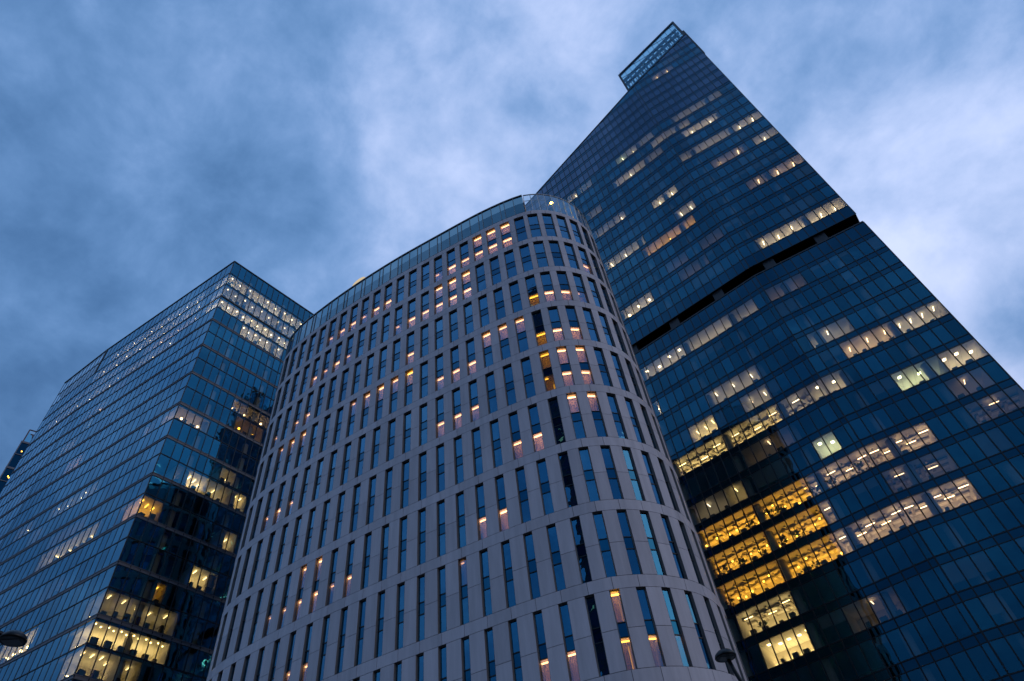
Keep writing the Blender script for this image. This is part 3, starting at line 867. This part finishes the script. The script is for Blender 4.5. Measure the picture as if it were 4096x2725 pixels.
        a = [W(p, z0) for p in pts]; b = [W(p, z1) for p in pts]
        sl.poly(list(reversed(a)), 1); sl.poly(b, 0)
        for i in range(len(pts)):
            j = (i + 1) % len(pts)
            sl.quad(a[i], a[j], b[j], b[i], 0)
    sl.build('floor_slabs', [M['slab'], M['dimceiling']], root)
    co = MB()
    c0 = Vector((.52, .854)) * 9
    cz = 176
    cp = [PL + c0, PM + c0, PR + c0]
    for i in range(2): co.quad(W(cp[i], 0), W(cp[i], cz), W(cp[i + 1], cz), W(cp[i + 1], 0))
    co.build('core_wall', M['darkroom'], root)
    # structural columns behind the glass and in the gap
    cl = MB()
    for F, ss in ((FR, (3.3, 13.0)), (FL, (7.35, 17.17, 27.0, 36.8, 46.5))):
        for s in ss:
            a = F(s, 0, -1.15); 
            ztop = CAM[2] + (min(roofL(s) if F is FL else roofR(s), 190) - 3 - CAM[2]) * KT
            cl.tube([(a[0], a[1], 0.05), (a[0], a[1], CAM[2] + (100 - CAM[2]) * KT)], .62 * KT, 0, 14, False)
            cl.tube([(a[0], a[1], CAM[2] + (102.8 - CAM[2]) * KT), (a[0], a[1], ztop)], .62 * KT, 0, 14, False)
    cl.build('column', M['concrete'], root)
    gp = MB()
    for F, ss in ((FR, (3.3, 13.0)), (FL, (7.35, 17.17, 27.0, 36.8, 46.5))):
        for s in ss:
            fbox(gp, F, s - 1.0, s + 1.0, 100.2, 102.75, -.35, -2.2, 0)
            for q in (-.5, .1): fbox(gp, F, s + q, s + q + .4, 102.1, 102.5, -.33, -.36, 1)
        gp.quad(F(0, 99.9, -2.4), F(0, 102.8, -2.4), F(F.len, 102.8, -2.4), F(F.len, 99.9, -2.4), 2)
        gp.quad(F(-.9, 100.0, 0), F(F.len, 100.0, 0), F(F.len, 100.0, -2.5), F(-.9, 100.0, -2.5), 2)
        gp.quad(F(-.9, 102.78, 0), F(F.len, 102.78, 0), F(F.len, 102.78, -2.5), F(-.9, 102.78, -2.5), 2)
    gp.build('recess', [M['grey'], M['darkframe'], M['black']], root)
    sd = MB()
    for p, q, zp in ((PR, BR, roofR(FR.len)), (PL, BL, roofL(FL.len))):
        sd.quad(W(p, 0), W(p, 99.9), W(q, 99.9), W(q, 0)); sd.quad(W(p, 102.8), W(p, zp), W(q, zp), W(q, 102.8))
        m2 = Vector((.52, .854)) * 2.3
        sd.quad(W(p + m2, 99.9), W(p + m2, 102.8), W(q, 102.8), W(q, 99.9))
    sd.quad(W(BL, 0), W(BL, roofL(FL.len)), W(BR, roofR(FR.len)), W(BR, 0))
    sd.build('side_wall', M['tspandrel'], root)
    rf = MB()
    PM2 = PM + nb
    rf.quad(W(PL, roofL(FL.len) - .02), W(PM, roofL(0) - .02), W(PM2, roofL(0) - .02), W(BL, roofL(FL.len) - .02))
    rf.quad(W(PM, roofL(0) - .02), W(PR, roofR(FR.len) - .02), W(BR, roofR(FR.len) - .02), W(PM2, roofL(0) - .02))
    rf.build('roof', M['roof'], root)

    # glass crown on the roof
    CL, CR = (46.05, 81.45), (66.15, 72.05)
    FC = Facade(CL, CR, KT, cx_in)
    def topC(s): return 217.8 + (230.9 - 217.8) * s / FC.len
    cg = MB(); cb = MB()
    nbay = 12
    dz = 4.57
    for j in range(nbay):
        s0, s1 = FC.len * j / nbay, FC.len * (j + 1) / nbay
        z = 192.0
        while z < 231:
            fpane(cg, FC, s0 + .03, s1 - .03, z + .03, z + dz - .03, 0, 0, .004, topC); z += dz
    for j in range(nbay + 1):
        s = FC.len * j / nbay; fbox(cb, FC, s - .045, s + .045, 192, topC(s), .06, -.08)
    z = 192.0
    while z < 231:
        sa = 0.0 if z < 217.8 else FC.len * (z - 217.8) / 13.1
        if sa < FC.len: fbox(cb, FC, sa, FC.len, z - .06, z + .06, .05, -.07)
        z += dz
    # thick rim and ends
    for j in range(6):
        a, b2 = FC.len * j / 6, FC.len * (j + 1) / 6
        cb.hexa([FC(a, topC(a) - .25, .2), FC(b2, topC(b2) - .25, .2), FC(b2, topC(b2) + .55, .2), FC(a, topC(a) + .55, .2),
                 FC(a, topC(a) - .25, -.5), FC(b2, topC(b2) - .25, -.5), FC(b2, topC(b2) + .55, -.5), FC(a, topC(a) + .55, -.5)])
    for s in (-.15, FC.len + .15): fbox(cb, FC, s - .3, s + .3, 192, topC(s) + .5, .2, -.6)
    # inner steel frame of the crown, seen through its glass
    for j in range(nbay):
        s = FC.len * (j + .5) / nbay
        fbox(cb, FC, s - .3, s + .3, 196, topC(s) - 1.2, -1.6, -2.2, 1)
        fbox(cb, FC, s - .8, s - .62, 196, topC(s) - 2.2, -2.6, -2.9, 1)
    for h in (1.5, 4.8, 9.2, 13.5):
        for j in range(6):
            a, b2 = FC.len * j / 6, FC.len * (j + 1) / 6
            cb.hexa([FC(a, topC(a) - h - .35, -1.5), FC(b2, topC(b2) - h - .35, -1.5), FC(b2, topC(b2) - h + .35, -1.5), FC(a, topC(a) - h + .35, -1.5),
                     FC(a, topC(a) - h - .35, -2.3), FC(b2, topC(b2) - h - .35, -2.3), FC(b2, topC(b2) - h + .35, -2.3), FC(a, topC(a) - h + .35, -2.3)], 1)
    # the glass on the crown's far side, which lets the sky through
    for j in range(nbay):
        s0, s1 = FC.len * j / nbay, FC.len * (j + 1) / nbay
        cg.quad(FC(s0, 198, -6), FC(s1, 198, -6), FC(s1, topC(s1), -6), FC(s0, topC(s0), -6), 0)
    cg.build('crown_glass', M['crownglass'], root)
    cb.build('crown_frame', [M['darkframe'], M['grey']], root)
    # plant block and masts by the crown
    pb = MB()
    fbox(pb, FC, FC.len + .5, FC.len + .95, 200, 221.3, 0, -1.5)
    pb.build('plant_box', M['grey'], root)
    for s in (.4, 10.4, FC.len - 1.0, FC.len - .3):
        ms = MB(); b = FC(s, topC(s) + .4, -.2)
        ms.tube([b, (b[0], b[1], b[2] + (1.5 if s < 15 else .8))], .03, seg=5)
        ms.build('mast', M['darkframe'], root)
    # lit rooms
    for k, lo, hi, lv, tone, nl, kind in T_LIT:
        zb = 105.82 + FLOOR * k if k >= 0 else 96.75 + FLOOR * (k + 1)
        segs = bay_range(lo, hi)
        tot = sum(b - a for _, a, b in segs)
        for F, a, b in segs:
            n = 0 if nl == 0 else max(1, round(nl * (b - a) / tot))
            lit_room(root, F, a, b, zb + .02, zb + 3.46, 5.0, lv, tone, n, kind)
    return root
tower = build_tower()

# ================================================================== OFFICE BLOCK on the left
KL = 1.61
A = Vector((-34.6237, 46.5787))
dL = Vector((math.cos(math.radians(153.4)), math.sin(math.radians(153.4))))
dR = Vector((math.cos(math.radians(54.7)), math.sin(math.radians(54.7))))
LN = 25.3
N_ = A + dL * LN
E_ = Vector((-65.9, 62.72))
inL = (-38.0, 66.0)
GL = Facade(A, N_, KL, inL)
GE = Facade(N_, E_, KL, inL)
GR = Facade(A, A + dR * 24.0, KL, inL)
MOD = 4.604
def l_rows():
    rows = [(0, 77.43, 80.0), (1, 75.02, 77.43), (2, 72.6, 75.02)]
    i = 0
    while 72.6 - MOD * (i + 1) > 2:
        t = 72.6 - MOD * i
        rows.append((3 + 2 * i, t - 2.34, t - .33)); rows.append((4 + 2 * i, t - MOD, t - 2.34)); i += 1
    return rows
def l_edges(f):
    if f == 'R': return [0, 1.07] + [1.07 + .853 * j for j in range(1, 28) if 1.07 + .853 * j < 24.0]
    if f == 'L':
        e = [0, 1.24] + [1.24 + .945 * j for j in range(1, 26)]
        return [x for x in e if x < LN - .2] + [LN]
    n = 10
    return [GE.len * j / n for j in range(n + 1)]
def l_range(lo, hi):
    out = []
    if lo < 0:
        e = l_edges('L') + [LN + x for x in l_edges('E')[1:]]
        s0, s1 = e[min(-min(hi, -1) - 1, len(e) - 2)], e[min(-lo, len(e) - 1)]
        if s0 < LN: out.append((GL, s0, min(s1, LN)))
        if s1 > LN: out.append((GE, max(s0, LN) - LN, s1 - LN))
    if hi >= 0:
        e = l_edges('R'); out.append((GR, e[max(lo, 0)], e[min(hi + 1, len(e) - 1)]))
    return out
L_LIT = [(1, 0, 13, .7, 'w', 9, 'spot'), (2, 0, 12, .3, 'w', 9, 'spot'), (3, 0, 11, 1.0, 'w', 10, 'spot'), (4, 4, 10, .7, 'w', 7, 'spot'),
         (11, 0, 3, .22, 'p', 2, 'globe'), (9, 6, 6, .25, 'p', 1, 'globe'), (9, 7, 11, .10, 'p', 2, 'globe'), (10, 7, 10, .04, 'o', 2, 'globe'),
         (14, 2, 2, .2, 'w', 0, ''), (14, 3, 5, .8, 'y', 4, ''), (14, 6, 8, .3, 'y', 1, ''), (14, 9, 10, .7, 'y', 3, ''), (16, 0, 1, .7, 'o', 3, ''), (16, 9, 10, .5, 'y', 2, ''),
         (13, 7, 8, .2, 'y', 1, 'globe'), (18, 7, 9, .55, 'y', 2, ''), (19, 4, 4, .3, 'o', 1, ''), (20, 0, 6, .13, 'y', 5, ''), (21, 0, 6, .8, 'y', 12, 'spot'), (22, 0, 2, .4, 'y', 4, ''), (22, 3, 4, .25, 'y', 2, ''),
         (16, -4, -1, .4, 'p', 3, ''), (16, -15, -7, .5, 'y', 5, ''), (13, -18, -11, .18, 'w', 7, 'spot'), (10, -20, -18, .4, 'o', 3, ''), (8, -24, -22, .3, 'w', 1, ''), (7, -21, -20, .35, 'g', 0, ''),
         (6, -23, -19, .12, 'p', 1, ''), (13, -24, -22, .2, 'w', 2, 'spot'), (14, -20, -19, .25, 'w', 0, ''), (20, -14, -10, .7, 'y', 5, 'globe'), (21, -4, -1, .4, 'w', 3, 'spot'), (15, -15, -10, .12, 'p', 0, ''),
         (7, -35, -34, .3, 'w', 0, ''), (10, -30, -29, .12, 'p', 0, ''), (11, -5, -1, .3, 'p', 3, ''), (5, -18, -16, .15, 'o', 0, ''),
         (4, -34, -19, .28, 'w', 7, 'spot'), (4, -18, -8, .26, 'w', 3, 'spot'), (3, -33, -19, .24, 'w', 0, ''), (3, -14, -1, .38, 'p', 6, 'spot'), (2, -26, -1, .34, 'w', 9, 'spot'), (1, -24, -1, .34, 'w', 11, 'spot'),
         (22, -3, -1, .2, 'y', 1, ''), (18, -12, -9, .03, 'p', 1, '')]
def build_office():
    root = thing('office_block', 'blue glass office block with grey bands and a sharp corner, left of the hotel', 'office building')
    cand = []; rest = MB(); bars = MB(); clear = MB()
    for f, F in (('R', GR), ('L', GL), ('E', GE)):
        E = l_edges(f)
        for r, z0, z1 in l_rows():
            for b in range(len(E) - 1):
                if f == 'E' and r < 2:
                    fpane(clear, F, E[b] + .03, E[b + 1] - .03, z0 + .03, z1 - .03, 0, 0, .003); continue
                mb = MB()
                P = fpane(mb, F, E[b] + .03, E[b + 1] - .03, z0 + .02, z1 - .02, 0, 0, .0025)
                a = seen_area(P)
                if f == 'R' and b > 13: a = 0
                cand.append((a, mb))
            if r in (0, 1, 2) or r % 2 == 0:
                zz = z1 if r < 3 else z1
                fbox(bars, F, 0, F.len, zz - .035, zz + .035, .05, -.05)
        for b, s in enumerate(E):
            w = .034 if f == 'R' else .028
            fbox(bars, F, s - w, s + w, 2.0, 80.0, .05 if f == 'R' else .022, -.06)
        i = 0
        while 72.6 - MOD * i > 2:
            z = 72.6 - MOD * i
            th = (.33 if i else .16)
            # the two-lipped band with a shallow channel
            fbox(bars, F, -.05, F.len, z - .05, z, .06, -.02, 1)
            fbox(bars, F, -.05, F.len, z - th, z - th + .05, .06, -.02, 1)
            fbox(bars, F, -.01, F.len, z - th + .05, z - .05, .015, -.02, 1)
            i += 1
        fbox(bars, F, -.02, F.len, 79.97, 80.12, .08, -.25)
    # dark vertical joint where the open screen begins
    fbox(bars, GL, LN - .2, LN + .02, 75.0, 80.05, .06, -.3)
    cand.sort(key=lambda t: -t[0])
    for n, (a, mb) in enumerate(cand):
        if n < 100 and a > 0: mb.build('window', M['lglass'], root)
        else:
            for f in mb.f: rest.poly([mb.v[i] for i in f], 0)
    o = rest.build('window', M['lglass'], root); o['kind'] = 'stuff'
    clear.build('roof_screen', M['cglass'], root)
    bars.build('facade_grid', [M['darkframe'], M['band']], root)
    def W(p, z): return (p.x * KL, p.y * KL, CAM[2] + (z - CAM[2]) * KL)
    RE = A + dR * 24.0
    BK = E_ + dR * 24.0
    c = Vector((-46.0, 66.0))
    def ins(p, d=.2): return p + (c - p).normalized() * d
    sl = MB()
    for r, z0, z1 in l_rows():
        if r == 0: continue
        pts = [ins(A), ins(RE), BK, ins(E_), ins(N_)]
        zt = z1 + .16 if (r % 2 == 0 or r < 3) else z1 + .30
        zb_ = z1 - .16
        a = [W(p, zb_) for p in pts]; b = [W(p, zt if r > 2 else z1 + .1) for p in pts]
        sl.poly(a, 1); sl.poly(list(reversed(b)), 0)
        for i in range(5): sl.quad(a[i], a[(i + 1) % 5], b[(i + 1) % 5], b[i], 0)
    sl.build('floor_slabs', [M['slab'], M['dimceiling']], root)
    co = MB()
    cp = [A + (dL + dR) * 5.2 + dR * 14, A + (dL + dR) * 5.2, A + dL * 30 + dR * 4.2]
    for i in range(2): co.quad(W(cp[i], 0), W(cp[i], 76.8), W(cp[i + 1], 76.8), W(cp[i + 1], 0))
    co.build('core_wall', M['darkroom'], root)
    sd = MB()
    sd.quad(W(RE, 0), W(RE, 80), W(BK, 80), W(BK, 0)); sd.quad(W(BK, 0), W(BK, 75), W(E_, 75), W(E_, 0))
    sd.build('side_wall', M['tspandrel'], root)
    rf = MB()
    rf.poly([W(A, 79.9), W(RE, 79.9), W(BK, 79.9), W(N_ + dR * 18, 79.9), W(N_, 79.9)])
    rf.quad(W(N_, 74.9), W(N_, 79.9), W(N_ + dR * 18, 79.9), W(N_ + dR * 18, 74.9))
    rf.build('roof', M['roof'], root)
    st = MB()
    for j in range(11):
        s = GE.len * j / 10
        if j % 2 == 0: fbox(st, GE, s - .04, s + .04, 74.9, 79.8, -.5, -.6)
        if j < 10: st.tube([GE(s, 75.1, -.5), GE(s + GE.len / 10, 77.4, -.5)], .05, seg=5); st.tube([GE(s + GE.len / 10, 77.4, -.5), GE(s, 79.8, -.5)], .05, seg=5)
    for z in (77.3, 79.6): fbox(st, GE, 0, GE.len, z, z + .1, -.5, -.6)
    st.build('screen_frame', M['whitemetal'], root)
    cl = MB()
    for s in (3.2, 8.4, 13.6):
        a = GR(s, 0, -.8); cl.tube([(a[0], a[1], .05), (a[0], a[1], CAM[2] + 77 * KL)], .32 * KL, 0, 12, False)
    cl.build('column', M['room'], root)
    # lit rooms
    zr = {r: (z0, z1) for r, z0, z1 in l_rows()}
    corner = {t[0] for t in L_LIT if t[1] == 0}
    for r, lo, hi, lv, tone, nl, kind in L_LIT:
        z0, z1 = zr[r]
        if hi == -1 and r in corner: hi = -5
        if lo > hi: continue
        segs = l_range(lo, hi)
        tot = sum(b - a for _, a, b in segs)
        for F, a, b in segs:
            n = 0 if nl == 0 else max(1, round(nl * (b - a) / tot))
            l_room(root, F, a + .02, b - .02, z0 + .14, z1 - .19, lv, tone, n, kind)
    return root
def l_room(root, F, s0, s1, zf, zc, lv, tone, nl, kind):
    mb = MB(); dp = 3.2; i0 = -.12
    mb.quad(F(s0, zf, -dp), F(s0, zc, -dp), F(s1, zc, -dp), F(s1, zf, -dp), 0)
    if not (F is GR and s0 < .1): mb.quad(F(s0, zf, i0), F(s0, zc, i0), F(s0, zc, -dp), F(s0, zf, -dp), 0)
    mb.quad(F(s1, zf, i0), F(s1, zc, i0), F(s1, zc, -dp), F(s1, zf, -dp), 0)
    mb.quad(F(s0, zc, i0), F(s1, zc, i0), F(s1, zc, -dp), F(s0, zc, -dp), 1)
    mb.quad(F(s0, zf, i0), F(s1, zf, i0), F(s1, zf, -dp), F(s0, zf, -dp), 2)
    L = s1 - s0; h = zc - zf
    q = s0 + .3
    while q < s1 - .5:                                        # desks, screens and chairs by the glass
        fbox(mb, F, q, q + rng.uniform(.25, .5), zf + .01, zf + rng.uniform(.15, .42) * h, -.3, -.6, 4)
        q += rng.uniform(.6, 1.3)
    if kind == 'spot' and F is GR:                             # raking struts by the glass of the top storeys
        if zf > 65:
            q = s0 + .2
            while q < s1 - .3:
                mb.tube([F(q, zf, -.35), F(q + .22, zf + h * .62, -.35)], .035 * F.k, 5, 5, False); q += .213
    room = mb.build('lit_room', [M['room'], M['ceiling'], M['slab'], M['duct'], M['pot'], M['whitemetal']], root)
    up = MB(); zu = zf + h * .3; du = dp * .72
    up.quad(F(s0 + .08, zu, -du), F(s1 - .08, zu, -du), F(s1 - .08, zu, -du + .13), F(s0 + .08, zu, -du + .13))
    up.build('ceiling_fill', lamp_mat(tone, lv * FILL_GAIN * 1.35), room)  # unseen glowing strip added deep in the room to light its ceiling
    for q in range(nl):
        lb = MB(); c = s0 + L * (q + .5) / max(nl, 1)
        if kind == 'spot':
            p = F(c, zc - .05, -.45 - .25 * (q % 2)); r_ = .09 if F is GR else .045
            lb.lathe(p, [(r_ * .5, .05), (r_, .02), (r_, -.04), (r_ * .4, -.07)], seg=8); g = 1.8 if F is GR else 2.6
        elif kind == 'globe':
            p = F(c, zc - h * .55, -.6); r_ = .2
            lb.lathe(p, [(r_ * .3, r_), (r_ * .85, r_ * .5), (r_, 0), (r_ * .85, -r_ * .5), (r_ * .3, -r_)], seg=10); g = 2.2
        else:
            d = -rng.uniform(.5, 1.3); fbox(lb, F, c - .03, c + .03, zc - .13, zc - .09, d, d - .6); g = 1.3
        lb.build('ceiling_lamp', lamp_mat(tone, (3.0 + 5.0 * lv) * g), room)
office = build_office()

# ================================================================== the block that peeps out at the far left
def build_far():
    root = thing('far_building', 'dark glass building end with a steel roof frame, peeping out at the far left', 'building')
    d0 = 178.0
    az = math.radians(-46.98)
    P = Vector((math.sin(az) * d0, math.cos(az) * d0))
    u = Vector((math.cos(math.radians(40)), math.sin(math.radians(40))))
    v = Vector((-u.y, u.x))
    step = .0236 * d0
    z_at = lambda t: CAM[2] + t * d0
    ztop = z_at(.7317)
    bd = MB()
    def W(a, b, z): q = P + u * a + v * b; return (q.x, q.y, z)
    bd.hexa([W(.3, .3, 0), W(24, .3, 0), W(24, 20, 0), W(.3, 20, 0), W(.3, .3, ztop), W(24, .3, ztop), W(24, 20, ztop), W(.3, 20, ztop)])
    bd.build('core_wall', M['darkbuild'], root)
    gl = MB(); fr = MB()
    z = ztop; n = 0
    while z > 8:
        for j in range(10):
            a0, a1 = 2.4 * j, 2.4 * j + 2.4
            m = MB(); m.quad(W(a0 + .05, 0, z - step + .1), W(a1 - .05, 0, z - step + .1), W(a1 - .05, 0, z - .1), W(a0 + .05, 0, z - .1))
            if n < 6 and j < 3: m.build('window', M['tspandrel'], root)
            else:
                for f in m.f: gl.poly([m.v[i] for i in f])
        gl.quad(W(0, .05, z - step + .1), W(0, 19.9, z - step + .1), W(0, 19.9, z - .1), W(0, .05, z - .1))
        th = .45 if n % 2 == 0 else .12
        fr.hexa([W(-.15, -.15, z - th), W(24, -.15, z - th), W(24, .25, z - th), W(-.15, .25, z - th), W(-.15, -.15, z + .1), W(24, -.15, z + .1), W(24, .25, z + .1), W(-.15, .25, z + .1)])
        z -= step; n += 1
    fr.hexa([W(-.12, -.12, 0), W(.12, -.12, 0), W(.12, .12, 0), W(-.12, .12, 0), W(-.12, -.12, ztop), W(.12, -.12, ztop), W(.12, .12, ztop), W(-.12, .12, ztop)])
    o = gl.build('window', M['tspandrel'], root); o['kind'] = 'stuff'
    fr.build('facade_grid', M['band'], root)
    rf = MB(); zt2 = z_at(.7553)
    for pts in ([W(.2, .2, ztop), W(.2, .2, zt2)], [W(.2, .2, zt2), W(9, .2, zt2)], [W(2.2, .2, ztop), W(1.4, .2, zt2 - 1.2)], [W(.9, .2, zt2 - 1.3), W(9, .2, zt2 - 1.3)]):
        rf.tube(pts, .16, 0, 6)
    rf.quad(W(.2, .25, ztop), W(2.2, .25, ztop), W(1.2, .25, zt2 - 1.2), W(.2, .25, zt2 - .6), 1)
    rf.build('roof_frame', [M['rustmetal'], M['crownglass']], root)
    for t, a in ((.7317 - .0236 * .72, 1.15), (.7317 - .0236 * 2.62, 1.35), (.7317 - .0236 * 2.7, 1.6)):
        l = MB(); p = W(a, .22, z_at(t)); l.lathe(p, [(.06, .26), (.24, .12), (.28, 0), (.24, -.12), (.06, -.26)], seg=10)
        l.build('ceiling_lamp', lamp_mat('o', 8), root)
    return root
far = build_far()

# ================================================================== street lamps
def street_lamp(label, head, rad, arm_pts, pole_top):
    root = thing('street_lamp', label, 'street lamp', group='street lamps along the pavement')
    hx, hy, hz = head
    body = MB()
    body.lathe(head, [(rad * .30, .17), (rad * .62, .14), (rad * .92, .06), (rad, .0), (rad * .97, -.035), (rad * .86, -.045), (rad * .84, -.02)], 0, 40)
    b = body.build('lamp_head', M['lampbody'], root, True)
    ln = MB()
    ln.lathe((hx, hy, hz - .03), [(rad * .83, .0), (rad * .80, -.012)], 0, 36)
    ln.build('lens', M['lamplens'], b)
    le = MB()
    le.box((hx, hy, hz - .05), (rad * 1.25, rad * .78, .02), 0, math.radians(12))
    le.build('light_panel', M['lampglow'], b)
    ar = MB(); ar.tube(arm_pts, [.055] * (len(arm_pts) - 1) + [.07], 0, 10)
    ar.build('arm', M['lampbody'], root, True)
    po = MB(); po.tube([(pole_top[0], pole_top[1], .0), pole_top], [.11, .075], 0, 12)
    po.build('pole', M['lampbody'], root, True)
    return root
M['lampglow'] = solid('grey_light_panel', (0.16, 0.19, 0.20), 0.2)
def pol(az, D, z): return (math.sin(math.radians(az)) * D, math.cos(math.radians(az)) * D, z)
h1 = pol(13.24, 20.0, CAM[2] + .408 * 20.0)
street_lamp('oval street lamp before the stone hotel, arm bending down to the right', h1, .30,
            [pol(13.35, 20.1, h1[2] + .03), pol(13.55, 20.15, h1[2] - .35), pol(14.2, 20.2, h1[2] - 1.25), pol(14.6, 20.2, h1[2] - 2.0)], pol(14.6, 20.2, h1[2] - 1.95))
h2 = pol(-41.15, 18.3, CAM[2] + .457 * 18.3)
street_lamp('black oval street lamp before the banded office block, cut by the frame edge', h2, .285,
            [pol(-41.6, 18.3, h2[2] + .05), pol(-42.8, 18.35, h2[2] + .16), pol(-44.6, 18.4, h2[2] + .1), pol(-45.6, 18.4, h2[2] - .5)], pol(-45.6, 18.4, h2[2] - .45))

# ================================================================== potted plants in the tower's windows
PLANTS = [(-15.6, -10, 'bushy plant at the upper amber office window right of the concrete column', 1.5), (-14.2, -10, 'broad leaved plant in the upper amber office, middle pane', 1.1),
          (-18.8, -10, 'spiky palm by the lamp in the upper amber office, just left of the column', 1.1), (-15.6, -11, 'dark tall plant beside the column in the second amber storey', 1.4),
          (-13.4, -11, 'plant with three large leaves in the second amber storey', 1.5), (-22.1, -11, 'slender little tree in the second amber storey near the hotel edge', 1.2),
          (-18.8, -11, 'fern left of the column in the second amber storey', 1.0), (-14.7, -12, 'low dark shrub in the third amber storey right of the column', .9),
          (-13.0, -12, 'leafy green shrub in the third amber storey, end of the row', 1.1), (-25.3, -11, 'big leaved plant closest to the hotel in the second amber storey', 1.5),
          (-25.9, -12, 'plant with small leaves closest to the hotel in the third amber storey', 1.4), (-22.6, -13, 'bushy planter in the yellow room under the amber storeys', 1.3),
          (-8.7, -10, 'plant with drooping leaves in the dim bay right of the amber office', 1.5), (-6.2, -10, 'palm like plant in the pinkish lit office', 1.4), (-1.8, -10, 'tall dark green plant between ceiling lamps at the fold', 1.6)]
def potted_plant(sv, k, label, size):
    s = -sv
    zb = 105.82 + FLOOR * k if k >= 0 else 96.75 + FLOOR * (k + 1)
    base = Vector(FL(s, zb + .06, -.75))
    root = thing('potted_plant', label, 'plant', group='plants standing in the tower windows')
    root.location = base
    pt = MB(); hgt = .38 * size
    pt.lathe((0, 0, 0), [(.13, 0), (.17, hgt), (.15, hgt - .02)], 0, 12)
    pt.build('pot', M['pot'], root)
    lf = MB(); r = random.Random(int(sv * 100) + k)
    for q in range(16):
        a = r.uniform(0, 2 * math.pi); ln = r.uniform(.5, 1.0) * size * .75; el = r.uniform(.4, 1.35)
        d = Vector((math.cos(a) * math.cos(el), math.sin(a) * math.cos(el), math.sin(el)))
        p0 = Vector((0, 0, hgt)); p1 = p0 + d * ln
        lf.tube([p0, p0 + d * ln * .5 + Vector((0, 0, .05)), p1], .012, 0, 4, False)
        side = d.cross(Vector((0, 0, 1))).normalized()
        for w in range(3):
            c = p0 + d * ln * (.55 + .2 * w); lw_ = r.uniform(.06, .13) * size; ll = r.uniform(.16, .3) * size
            dd = (d + side * r.uniform(-.8, .8) + Vector((0, 0, r.uniform(-.6, .2)))).normalized(); sd_ = dd.cross(Vector((r.uniform(-1, 1), r.uniform(-1, 1), 1))).normalized()
            lf.poly([c, c + dd * ll * .5 + sd_ * lw_, c + dd * ll, c + dd * ll * .5 - sd_ * lw_], 0)
    lf.build('foliage', M['leaf'], root)
for a in PLANTS: potted_plant(*a)

# ================================================================== neighbours across the street, seen only as mirror images in the glass
def mirrored_block(name, label, c, w, d, rz, h, crown=0.0, lit=14):
    root = thing(name, label, 'building', (c[0], c[1], 0))
    root.rotation_euler = (0, 0, math.radians(rz))
    b = MB()
    b.hexa([(-w / 2, -d / 2, 0), (w / 2, -d / 2, 0), (w / 2, d / 2, 0), (-w / 2, d / 2, 0), (-w / 2, -d / 2, h), (w / 2, -d / 2, h), (w / 2, d / 2, h + crown), (-w / 2, d / 2, h + crown)])
    b.build('wall', M['darkbuild'], root)
    r = random.Random(int(w * h))
    gl = MB(); lt = MB()
    for side in range(4):
        L_, D_ = (w, d) if side % 2 == 0 else (d, w)
        ca, sa = math.cos(side * math.pi / 2), math.sin(side * math.pi / 2)
        def P(a, z, o=.06): x, y = a, -D_ / 2 - o; return (x * ca - y * sa, x * sa + y * ca, z)
        z = 4.0
        while z < h - 4:
            gl.quad(P(-L_ / 2 + .6, z), P(L_ / 2 - .6, z), P(L_ / 2 - .6, z + 2.2), P(-L_ / 2 + .6, z + 2.2))
            if r.random() < lit / 40:
                a = r.uniform(-L_ / 2 + 1, L_ / 2 - 4); lt.quad(P(a, z + .3, .1), P(a + r.uniform(.6, 2.4), z + .3, .1), P(a + 1.2, z + 1.6, .1), P(a, z + 1.6, .1))
            z += 3.8
    gl.build('window', M['tspandrel'], root); lt.build('lit_window', lamp_mat('p', 0.7), root)
mirrored_block('office_tower', 'dark slab tower across the street, mirrored in the stone hotel windows', (-31, -60), 20, 20, 15, 205)
mirrored_block('low_block', 'low dark block across the street beside the mirrored slab tower', (-22, -60), 26, 18, 4, 66, 0, 30)
